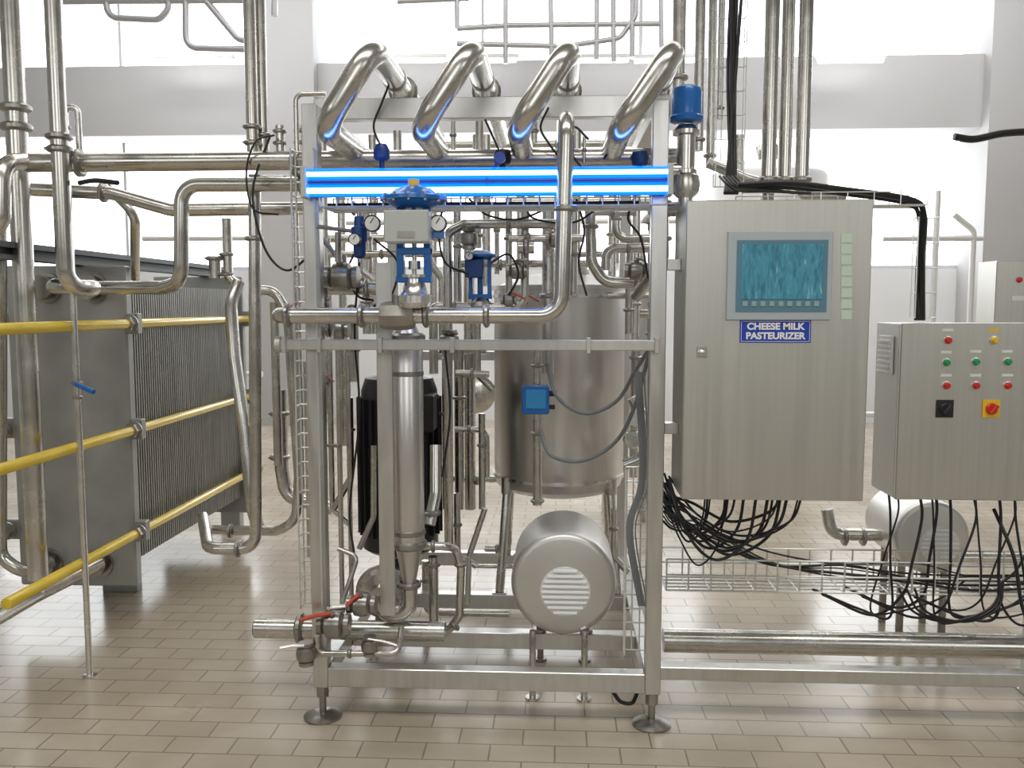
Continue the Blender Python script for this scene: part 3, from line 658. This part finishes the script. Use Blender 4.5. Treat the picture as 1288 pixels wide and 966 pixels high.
ip([A(527,687,3.45),A(560,687,3.45),A(574,690,3.5),A(580,715,3.5),A(578,775,3.5),A(565,793,3.5),A(490,797,3.5)],.017,[(A(545,687,3.45),'x'),(A(579,710,3.5),'z'),(A(572,787,3.5),(1,0,1))],R=.05,square=False)
ip([A(545,700,3.7),A(545,790,3.7)],.022,[(A(545,710,3.7),'z')])
pipe([A(588,760,4.0),A(590,700,4.0),A(610,640,4.0)],.014,'white-bright bent stainless handle tube',m=STEELB,group=g,square=False)
ip([A(540,660,3.6),A(548,620,3.65),A(548,560,3.7)],.026,[(A(543,645,3.6),'z')],square=False)
pipe([A(676,635,3.75),A(676,440,3.75)],.02,'vertical stainless pipe carrying the flow sensor',[(A(676,460,3.75),'z'),(A(676,545,3.75),'z'),(A(676,630,3.75),'z')],group=g)
ip([A(820,380,4.1),A(820,460,4.1)],.02,[(A(820,420,4.1),'z')])
ip([A(785,585,4.0),A(812,575,4.0),A(812,530,4.0),A(795,500,4.0)],.026,[(A(812,550,4.0),'z')],R=.07,square=False)
ip([A(570,602,4.6),A(625,606,4.6)],.018,[(A(600,604,4.6),'x')])
ip([A(420,262,3.8),A(560,264,3.8)],.022,[(A(445,262,3.8),'x')])
ip([A(452,262,3.6),A(452,340,3.6),A(470,352,3.6)],.012,[(A(452,300,3.6),'z')],R=.04)
ip([A(575,262,3.9),A(578,380,3.9)],.018,[(A(577,310,3.9),'z'),(A(577,340,3.9),'z')])
ip([A(640,250,3.95),A(640,370,3.95)],.016,[(A(640,300,3.95),'z')])
ip([A(722,262,4.0),A(722,372,4.0)],.018,[(A(722,320,4.0),'z')])
ip([A(775,255,4.05),A(775,300,4.05),A(830,303,4.05)],.020,[(A(775,275,4.05),'z'),(A(806,303,4.05),'x')],R=.05)
ip([A(600,282,4.0),A(600,312,4.0)],.022,[(A(600,296,4.0),'z')])
ip([A(560,332,4.1),A(740,336,4.1)],.018,[(A(630,333,4.1),'x'),(A(700,335,4.1),'x')])
ip([A(652,310,3.62),A(672,310,3.62)],.03,[(A(662,310,3.62),'x')])
ip([A(745,268,3.6),A(800,272,3.6)],.012,[(A(770,270,3.6),'x')])
ip([A(805,395,3.9),A(830,395,3.9),A(830,480,3.9)],.02,[(A(818,395,3.9),'x')],R=.05)
ip([A(420,400,3.7),A(470,404,3.7)],.02,[(A(445,402,3.7),'x')])
ip([A(445,405,3.75),A(445,480,3.75)],.02,[(A(445,440,3.75),'z')])
ip([A(560,450,3.95),A(560,640,3.95)],.016,[(A(560,520,3.95),'z')])
ip([A(553,440,4.4),A(612,444,4.4)],.022)
ip([A(385,455,3.6),A(385,700,3.6)],.012)
ip([A(452,690,3.6),A(470,650,3.6),A(470,560,3.6)],.012,square=False)
ip([A(600,712,4.7),A(770,714,4.7)],.012)
ip([A(470,785,3.6),A(470,830,3.6)],.02,[(A(470,800,3.6),'z')])
# further layer of pipework filling the rear of the skid
for (pts,rr_,cl) in (
  ([(412,300),(412,640),(440,660)],.014,[(412,420),(412,560)]),
  ([(460,262),(460,420)],.022,[(460,300),(460,380)]),
  ([(540,262),(540,330),(556,350),(556,430)],.018,[(540,300)]),
  ([(415,320),(560,320)],.016,[(480,320)]),
  ([(600,400),(600,470),(620,490)],.018,[(600,430)]),
  ([(606,520),(606,640)],.016,[(606,560)]),
  ([(573,470),(615,470)],.018,[(594,470)]),
  ([(572,540),(612,540),(612,600)],.014,[(590,540)]),
  ([(690,262),(690,320),(760,322)],.014,[(720,321)]),
  ([(625,262),(625,345)],.012,[(625,290)]),
  ([(708,300),(708,360)],.016,[(708,330)]),
  ([(792,300),(792,420)],.018,[(792,340),(792,390)]),
  ([(800,430),(800,500)],.022,[(800,450)]),
  ([(740,372),(822,376)],.016,[(790,374)]),
  ([(440,500),(440,600),(420,640)],.016,[(440,540)]),
  ([(575,620),(575,700),(600,712)],.016,[(575,660)]),
  ([(535,705),(535,770),(600,775),(640,775)],.018,[(535,730),(600,775)]),
  ([(610,690),(640,690),(640,640)],.016,[(625,690)]),
  ([(772,640),(772,700),(790,720)],.016,[(772,665)]),
  ([(415,350),(465,350),(465,300)],.014,[(440,350)])):
    Yq=4.02+.05*(len(cl))+.18*random.random()
    ip([A(x,y,Yq) for x,y in pts],rr_,[(sq([A(pts[0][0],pts[0][1],Yq),A(x,y,Yq)])[1],'x' if abs(y-pts[0][1])<6 and len(cl)<2 and abs(x-pts[0][0])>6 else 'z') for x,y in cl if (abs(x-pts[0][0])<3 or abs(y-pts[0][1])<6)],R=.05)
for (x,y0,y1,Yq,rr_) in ((408,180,520,5.6,.028),(430,170,560,6.2,.03),(470,170,420,5.9,.026),(545,165,430,6.4,.03),(612,170,360,5.4,.026),(655,165,360,6.0,.03),(725,165,360,5.5,.026),(770,170,420,6.2,.03),(800,165,600,5.7,.028),(820,170,560,6.5,.03)):
    xq_=A(x,300,Yq).x
    pipe([(xq_,Yq,A(x,y0,Yq).z),(xq_,Yq,A(x,y1,Yq).z)],rr_,'upright stainless pipe in the hall behind the skid',[((xq_,Yq,A(x,(y0+y1)/2,Yq).z),'z')],group='upright pipes behind the skid')
for (x0_,x1_,y_,Yq) in ((400,600,300,5.8),(640,830,255,5.8),(420,640,205,6.0),(560,840,182,6.3),(580,640,500,5.9)):
    pipe([A(x0_,y_,Yq),A(x1_,y_,Yq)],.028,'horizontal stainless pipe in the hall behind the skid',[(A((x0_+x1_)/2,y_,Yq),'x')],group='cross pipes behind the skid')
for pts in ([(560,250),(552,290),(560,330),(590,345)],[(618,330),(640,320),(652,345),(640,372)],[(725,250),(735,290),(728,330),(738,372)],[(470,300),(500,330),(492,372),(470,385)],
            [(800,245),(790,275),(806,300),(815,350)],[(445,320),(436,345),(450,372),(470,378)],[(590,250),(612,270),(650,276),(690,262)],[(660,255),(672,275),(720,280),(752,262)],[(740,175),(722,160),(718,190),(735,215)],[(610,150),(620,172),(628,190)],[(690,135),(680,160),(690,180),(702,196)],
            [(492,100),(480,130),(470,160),(482,190)],[(790,160),(770,175),(760,200)],[(452,330),(446,420),(452,520),(440,640),(446,700)],[(560,440),(566,520),(556,600)]):
    cable([A(x,y,3.45+.03*math.sin(j)) for j,(x,y) in enumerate(pts)],.0045,'thin dark pneumatic hose between valves in the skid',BLK,'air_hose','hose','air hoses')
for px,py in ((800,525),(795,552)):
    p=A(px,py,3.9); b2=NB(); g_lathe(b2,p,(0,-1,0),[(.02,-.1),(.02,-.01),(.04,0),(.042,.015),(.036,.025),(.02,.027),(0,.027)],20)
    solo('sample_valve',b2,WHT if py==525 else STEELB,'small round sample valve knob beside the tank','valve')
for px,y0,y1,Y,rr in ((603,95,190,3.95,.018),(500,90,118,3.9,.018),(712,95,190,3.9,.018),(672,150,180,3.6,.012),(735,172,205,3.5,.006),(820,260,290,3.7,.018),(570,150,190,3.8,.010),(828,90,200,4.0,.018)):
    pipe([A(px,y0,Y),A(px,y1,Y)],rr,'short stainless riser with clamp at the frame top',[(A(px,(y0+y1)/2,Y),'z')],group='frame top risers')

ft=thing('flow_transmitter','blue square flow transmitter box clamped on a vertical pipe','sensor',A(676,520,3.66))
a=A(657,519,3.66); c=A(691,485,3.66); part('housing',g_box(NB(),(a.x,3.60,a.z),(c.x,3.70,c.z),.008),BLUE,ft)
a=A(661,514,3.6); c=A(687,490,3.6); part('cover',g_box(NB(),(a.x,3.592,a.z),(c.x,3.6,c.z),.003),mat('light_blue_cover',(.03,.26,.55),0,.35),ft)
for q in ((690,495,700,495,.012),(690,512,698,512,.010)): part('cable_gland',g_cyl(NB(),A(q[0],q[1],3.65),A(q[2],q[3],3.65),q[4],10),BLKP,ft)
cable([A(688,458,3.65),A(700,498,3.6),A(735,520,3.6),A(775,505,3.6),A(800,465,3.5),A(818,437,3.3)],.008,'grey flexible hose looping from transmitter to frame post',GRYC,'flexible_hose','hose')
cable([A(680,540,3.65),A(692,572,3.6),A(730,580,3.6),A(770,560,3.6),A(795,520,3.5),A(818,440,3.3)],.008,'grey flexible hose looping from transmitter to frame post',GRYC,'flexible_hose','hose')

bx_=A(503,560,4.1)
bp_=thing('black_motor','tall black ribbed electric motor standing behind the strainer','motor',(bx_.x,4.1,.21))
zb=A(505,690,4.1).z; zt=A(505,475,4.1).z
part('housing',g_lathe(NB(),(bx_.x,4.1,zb),(0,0,1),[(.15,0),(.18,.02),(.18,zt-zb-.06),(.16,zt-zb),(.06,zt-zb+.03),(0,zt-zb+.03)],40),BLKP,bp_)
b2=NB()
for i in range(24):
    a_=i*math.pi/12; M=Matrix.Rotation(a_,3,'Z'); v=M@Vector((.188,0,0)); g_box(b2,Vector((bx_.x,4.1,(zb+zt)/2))+v-Vector((.014,.003,(zt-zb)/2-.09)),Vector((bx_.x,4.1,(zb+zt)/2))+v+Vector((.014,.003,(zt-zb)/2-.09)),0,M)
part('cooling_fins',b2,BLK,bp_,kind='stuff')
part('terminal_box',g_box(NB(),(bx_.x+.1,3.9,A(545,540,4).z),(bx_.x+.19,4.05,A(545,495,4).z),.008),BLK,bp_)
part('pedestal',g_cyl(NB(),(bx_.x,4.1,.135),(bx_.x,4.1,zb),.06,20),STEELD,bp_)

# ------------------------------------------------------------------ lower-left valves
pp=pipe([A(322,790,3.4),A(560,797,3.4)],.040,'large open-ended stainless drain pipe crossing the skid base',[(A(378,790,3.4),'x')])
part('bore',g_cyl(NB(),A(321,790,3.4)-Vector((.001,0,0)),A(321,790,3.4)-Vector((.0015,0,0)),.034,20),BLK,pp,'dark open pipe end')  # flat black disc stands for the shade inside the pipe
def ballvalve(px,py,Y,hx,hy,lab,sz=1.0,ax='x',hcol=None):
    hcol=hcol or REDO
    p=A(px,py,Y); t=thing('ball_valve',lab,'valve',p-Vector((0,0,.05*sz)))
    b2=NB(); g_lathe(b2,p-Vector(AX[ax])*.055*sz,AX[ax],[(.024*sz,0),(.036*sz,0),(.036*sz,.016*sz),(.03*sz,.02*sz),(.044*sz,.03*sz),(.048*sz,.055*sz),(.044*sz,.08*sz),(.03*sz,.09*sz),(.036*sz,.094*sz),(.036*sz,.11*sz),(.024*sz,.11*sz)],18)
    g_cyl(b2,p,p+Vector((0,-.03*sz,.05*sz)),.012*sz,10); part('valve_body',b2,STEELD,t)
    q=A(hx,hy,Y-.05); s=p+Vector((0,-.03*sz,.05*sz)); b3=NB(); g_sweep(b3,[s,s.lerp(q,.5)+Vector((0,0,.004)),q],.0075*sz,8); part('lever',b3,hcol,t,'%s lever handle'%('red' if hcol is REDO else 'stainless'))
ballvalve(420,785,3.2,378,780,'stainless ball valve with red lever at the drain pipe',1.1)
ballvalve(455,760,3.25,436,762,'stainless ball valve with red lever under the pump',1.0)
ballvalve(465,812,3.2,500,812,'small stainless tap valve with steel lever near the bottom rail',.7,'z',STEELB)
ballvalve(385,822,3.18,352,815,'small stainless tap valve with steel lever near the bottom rail',.8,'z',STEELB)
ballvalve(640,377,3.6,660,376,'small ball valve with red lever beside the inner pipe',.6,'x')
ballvalve(655,377,3.9,678,379,'small ball valve with red lever on the tank lid',.6,'x')
ballvalve(405,383,3.35,360,387,'ball valve with red lever beside the frame post',.6,'x')
ballvalve(410,478,3.5,420,480,'tiny valve with red lever on the thin drain tube',.4,'z')
ballvalve(425,415,3.35,415,440,'stainless valve with steel handle on the inner pipe',.8,'x',STEELB)
ballvalve(430,348,3.42,405,300,'stainless valve with grey lever next to the frame post',1.2,'x',STEELD)
ballvalve(700,300,3.6,715,296,'small steel valve below the blue lamp',.8,'x',STEELD)
ballvalve(590,300,3.65,598,285,'small steel valve below the blue lamp',.8,'z',STEELD)
ballvalve(800,340,3.7,812,328,'small steel valve below the blue lamp',.9,'x',STEELD)
ballvalve(440,400,3.6,446,385,'small steel valve on a pipe inside the skid',.9,'x',STEELD)
ballvalve(565,430,3.6,575,420,'small steel valve on a pipe inside the skid',.9,'z',STEELD)
ballvalve(650,340,3.7,660,330,'small steel valve below the blue lamp',.8,'x',STEELD)
pipe([A(398,800,3.2),A(400,822,3.2),A(500,822,3.2),A(505,790,3.3)],.012,'thin stainless tube around the drain valves',[(A(440,822,3.2),'x')],R=.03,square=False)
pipe([A(410,800,3.25),A(410,765,3.25),A(455,765,3.28)],.012,'thin stainless tube around the drain valves',R=.03)
pipe([A(430,760,3.35),A(450,700,3.4),A(425,690,3.4)],.010,'thin stainless tube above the drain valves',square=False)

# ------------------------------------------------------------------ overhead pipes at right
gv='overhead vertical pipes'
for px,yb,Y,rr in ((853,112,4.0,.030),(878,190,3.9,.022),(893,210,4.0,.020),(905,150,4.2,.016),(966,240,3.65,.029),(986,240,3.75,.027),(1008,240,3.7,.028)):
    p=A(px,yb,Y)
    pipe([(p.x,Y,6.3),(p.x,Y,p.z)],rr,'vertical stainless riser pipe dropping from the ceiling behind cabinet',[(A(px,yb-14,Y),'z')],group=gv)
pipe([A(966,240,3.65)+Vector((0,0,.0)),A(966,262,3.65),A(940,262,3.75),A(895,262,3.75)],.026,'stainless elbow below the riser pipes',[(A(930,262,3.75),'x')],R=.06,square=False)
pipe([A(890,205,3.9),A(940,225,3.9),A(965,232,3.9)],.022,'slanting stainless branch beside the riser pipes',square=False)
pipe([A(1008,235,3.7),A(1010,245,3.7),A(1060,245,3.8)],.022,'short stainless branch under the riser pipes',R=.04)
for i in range(6):
    dxx=random.uniform(-.02,.02); dyy=random.uniform(-.03,.03)
    p0=A(921,100,3.8)+Vector((dxx,dyy,0))
    cable([(p0.x,p0.y,6.3),(p0.x+.01,p0.y,4.5),(p0.x+random.uniform(-.02,.02),p0.y,3.2),(p0.x+random.uniform(-.02,.02),p0.y,2.6),A(915+i*2,215,3.7),A(912+i*3,243,3.5)],.007,'black power cable dropping from the ceiling into the cabinet',group='ceiling cables')
def g_tray(bm,p0,p1,wv,hv,step=.1,nw=4,r=.0024):
    p0=Vector(p0);p1=Vector(p1);wv=Vector(wv);hv=Vector(hv);L=(p1-p0).length;d=(p1-p0)/L
    rows=[p0+hv,p0]+[p0+wv*(i/nw) for i in range(1,nw)]+[p0+wv,p0+wv+hv]
    if hv.length>.09: rows+= [p0+hv*.5,p0+wv+hv*.5]
    for q in rows: g_cyl(bm,q,q+d*L,r,5)
    k=int(L/step)
    for i in range(k+1):
        o=d*(i*L/k); g_sweep(bm,[p0+hv+o,p0+o,p0+wv+o,p0+wv+hv+o],r,5,False)
def tray(p0,p1,wv,hv,label,step=.1,nw=4,r=.0024):
    bm=NB(); g_tray(bm,p0,p1,wv,hv,step,nw,r); return solo('wire_cable_tray',bm,WIRE,label,'cable tray')
a=A(908,110,3.85)
tray((a.x-.02,3.9,6.25),(a.x-.02,3.9,A(908,235,3.9).z),(.12,0,0),(0,-.05,0),'vertical wire mesh cable tray holding black cables')
a=A(376,190,3.25); b_=A(384,640,3.25)
tray((a.x-.02,3.27,a.z),(a.x-.02,3.27,.45),(.085,0,0),(0,-.06,0),'vertical wire mesh cable tray beside the frame post',.055,3,.0036)
a=A(786,585,3.4); tray((a.x,3.36,a.z),(a.x,3.36,.25),(.09,0,0),(0,-.05,0),'vertical wire mesh cable tray inside the frame post',.055,3,.0034)
a=A(404,260,3.22); b_=A(838,260,3.22)
tray((a.x,3.22,a.z),(b_.x,3.22,a.z),(0,.18,0),(0,0,.05),'wire mesh cable tray under the blue lamp',.055,4,.003)
a=A(838,742,3.55)
tray((a.x,3.55,a.z),(2.35,3.55,a.z),(0,.18,0),(0,0,.13),'low wire mesh cable tray beneath the cabinets',.09,4,.0042)
a=A(930,243,3.55)
tray((a.x,3.5,1.99),(A(1160,252,3.55).x,3.5,1.99),(0,.12,0),(0,0,.05),'wire mesh cable tray over the control cabinet',.09,3)
a=A(1150,262,3.62)
tray((a.x,3.62,1.95),(a.x,3.62,z1+.02),(.08,0,0),(0,-.05,0),'vertical wire mesh tray dropping to the switch cabinet',.09,3)
for i in range(3):
    yy=3.27+i*.04; z_=A(404,260,3.22).z+.012
    cable([(XL+.05,yy,z_),(-.5,yy+.01,z_+.004),(-.1,yy-.01,z_),(.3,yy,z_+.003)],.006,'dark signal cable lying in the lamp tray',group='lamp tray cables')
for i in range(4):
    o=Vector((random.uniform(-.01,.01),random.uniform(-.02,.02),i*.006))
    cable([A(925,238,3.5)+o,A(990,236,3.5)+o,A(1060,244,3.52)+o,A(1140,256,3.55)+o,A(1158,275,3.58)+o,A(1156,330,3.6)+o,A(1152,392,3.6)+Vector((i*.01,0,0)),A(1152,403,3.6)+Vector((i*.01,0,0))],.007,'black cable running from the tray down to the switch cabinet',group='cabinet feed cables')
for i in range(5):
    cable([A(905+i*5,222,3.6),A(915+i*6,232+i,3.5),A(930+i*8,240,3.48),A(960+i*8,238+i,3.5),A(1000+i*5,243,3.5)],.005,'black cable laid over the control cabinet top',group='cabinet top cables')
cable([A(1200,172,5.0),A(1225,175,5.0),A(1260,168,5.0),A(1300,165,5.0)],.02,'black pipe insulation running to the column',BLK,'insulated_pipe','pipe')

# ------------------------------------------------------------------ cables beneath cabinets
for i in range(17):
    x1_=random.uniform(.55,1.0); s=random.uniform(0,.17); y=random.uniform(3.18,3.38)
    st_=Vector((.415+random.uniform(-.0,.03),y+.1,.95-random.uniform(0,.16)))
    en=Vector((x1_,y,.912)); w_=x1_-.42
    mid1=Vector((.42+w_*.22,y,.86-s*.8)); mid2=Vector((.42+w_*.55,y,.79-s)); mid3=Vector((.42+w_*.9,y,.83-s*.7))
    cable([st_,mid1,mid2,mid3,en],random.choice((.0035,.0045,.006)),'black cable drooping beneath the control cabinet',group='cables under control cabinet')
for i in range(7):
    y=3.58+random.uniform(0,.12); z=.57-random.uniform(0,.07); u=lambda:random.uniform(-.03,.03)
    cable([(.42,3.4,.88-i*.02),(.47,3.42,.78-i*.01),(.62,y,.66+u()),(.9,y+u(),z+u()),(1.2,y+u(),z-.03+u()),(1.5,y+u(),z-.05+u()),(1.75,y+u(),z-.06+u()),(2.1,y,z-.06)],random.choice((.003,.004,.005)),'black cable lying along the low wire tray',group='low tray cables')
for i in range(12):
    xx=x0+.03+i*.05; y=3.45+random.uniform(0,.15); d=random.uniform(-.16,.18)
    pts=[(xx,y,z0-.001),(xx+.01,y,z0-.1),(xx+d*.5,y-.02,z0-.28),(xx+d,y-.02,z0-.36-random.uniform(0,.16))]
    if i%2: pts+=[(xx+d+.1,y,z0-.52),(xx+d+.28,y,z0-.46),(xx+d+.4,y+.02,z0-.38)]
    else: pts+=[(xx+d-.1,y+.02,z0-.5),(xx+d-.3,y+.03,z0-.42)]
    cable(pts,random.choice((.004,.005,.006)),'black cable hanging from the switch cabinet into the tray',group='cables under switch cabinet')
for i in range(3):
    cable([A(1130+i*10,740,3.45),A(1150+i*8,770,3.42),A(1195+i*10,782,3.42),A(1245+i*5,765,3.42),A(1262,730,3.5)],.005,'black cable looping below the low wire tray',group='looping cables')
cable([A(1250,640,3.5),A(1275,700,3.4),A(1285,760,3.4),A(1300,800,3.4)],.007,'black cable hanging at the edge of the switch cabinet')
for i in range(8):
    x=.31+random.uniform(-.04,.03)
    cable([(x,3.35,1.35),(x+.02,3.33,.95),(x-.03,3.3,.75),(x+.02,3.3,.45)],.003,'thin grey wire hanging beside the frame post',GRYC,'wire','wire',group='thin wires')
cable([A(770,868,3.3),A(780,882,3.3),A(795,884,3.3),A(802,870,3.3)],.008,'black cable loop hanging under the bottom rail')
pipe([A(1040,640,4.3),A(1045,672,4.3),A(1110,676,4.3)],.03,'stainless elbow pipe leading to the rear pump',[(A(1062,675,4.3),'x'),(A(1085,675,4.3),'x')],R=.07)
pipe([A(1120,700,4.7),A(1290,700,4.7)],.03,'stainless pipe behind the rear pump')

# ------------------------------------------------------------------ background tanks and pipes
def silo(px,Y,r,z0,z1,lab,m=STEELB):
    p=A(px,400,Y); t=thing('storage_tank',lab,'tank',(p.x,Y,0))
    b2=NB(); g_lathe(b2,(p.x,Y,0),(0,0,1),[(0,z0-.2),(r*.5,z0-.12),(r*.97,z0),(r,z0+.03),(r,z1),(r*.97,z1+.04),(r*.5,z1+.16),(0,z1+.2)],48); part('shell',b2,m,t)
    for i in range(4):
        a_=math.pi/4+i*math.pi/2; part('leg',g_cyl(NB(),(p.x+r*.75*math.cos(a_),Y+r*.75*math.sin(a_),0),(p.x+r*.75*math.cos(a_),Y+r*.75*math.sin(a_),z0+.02),.04,12),STEEL,t)
    part('manhole_lid',g_cyl(NB(),(p.x,Y,z1+.15),(p.x,Y,z1+.35),.12,20,.02),STEEL,t)
PALE=mat('pale_tank_steel',(.80,.80,.80),.4,.5)
silo(960,9.3,.6,.6,2.9,'pale tall storage tank behind the control cabinet',PALE)
silo(790,6.6,.26,.8,1.75,'slim stainless tank with round lid behind the skid',TANKM)
BP=mat('far_pipe',(.55,.55,.57),.6,.45)
gb='distant overhead pipes'
def far(pts,r=.03): pipe(pts,r,'distant thin overhead pipe crossing in front of the high windows',m=BP,group=gb,R=.12,square=False)
for pts in ([(125,-180),(135,22),(200,25),(212,12),(212,-180)],[(60,2),(330,0)],[(232,-180),(234,60),(310,62)],[(250,-10),(300,50),(330,52)],
            [(575,36),(640,32),(830,30)],[(575,36),(575,-180)],[(636,-180),(636,80)],[(690,-180),(694,82)],[(752,-180),(750,75)],[(770,-180),(772,78)],[(796,-180),(795,72)],[(700,60),(780,48),(800,20),(800,-180)],
            [(575,55),(700,58)],[(830,-180),(832,60)],[(500,2),(590,-2)],[(345,20),(346,-180)]):
    far([A(x,y,9.0) for x,y in pts],.026 if pts[0][0]>400 else .033)
for pts in ([(430,280),(900,284)],[(180,300),(320,300),(320,480)],[(1110,300),(1236,302)],[(1180,240),(1180,420)],[(1200,270),(1225,290),(1225,420)],[(180,470),(330,474)],[(870,520),(1130,524)]):
    pipe([A(x,y,9.5) for x,y in pts],.03,'pale process pipe in the hall behind the skid',m=PALE,group='pale background pipes',R=.1)
for px,y0,y1,Y in ((590,420,520,6.5),(600,170,260,6.0),(930,170,240,6.0),(500,165,200,6)):
    pipe([A(px,y0,Y),A(px,y1,Y)],.03,'stainless pipe in the process area behind the skid')
p=A(598,495,5.6)
b2=NB(); g_lathe(b2,p,(0,-1,0),[(.02,-.2),(.1,-.18),(.13,-.05),(.13,0),(.1,.02),(.05,.05),(0,.06)],28)
solo('inspection_cover',b2,STEEL,'round stainless valve cover behind the tank','valve')

# ------------------------------------------------------------------ light
def area(name,loc,rot,sx,sy,pw,col):
    l=bpy.data.lights.new(name,'AREA'); l.shape='RECTANGLE'; l.size=sx; l.size_y=sy; l.energy=pw; l.color=col
    o=bpy.data.objects.new(name,l); o.location=loc; o.rotation_euler=rot; sc.collection.objects.link(o)
area('ceiling_light',(0,.5,6.1),(0,0,0),7,1.2,185,(1,.97,.92))  # unseen area lamps added overhead to light the hall
area('ceiling_light',(0,6.5,6.1),(0,0,0),9,1.5,160,(1,.98,.96))
area('ceiling_light',(-4,9.5,6.1),(math.radians(30),0,0),4,1.5,140,(.98,.99,1))  # rear pair tilted to wash the back wall, also added
area('ceiling_light',(4,9.5,6.1),(math.radians(30),0,0),4,1.5,140,(.98,.99,1))
w=bpy.data.worlds.new('world'); sc.world=w; w.use_nodes=True
w.node_tree.nodes['Background'].inputs[0].default_value=(.9,.95,1,1); w.node_tree.nodes['Background'].inputs[1].default_value=1
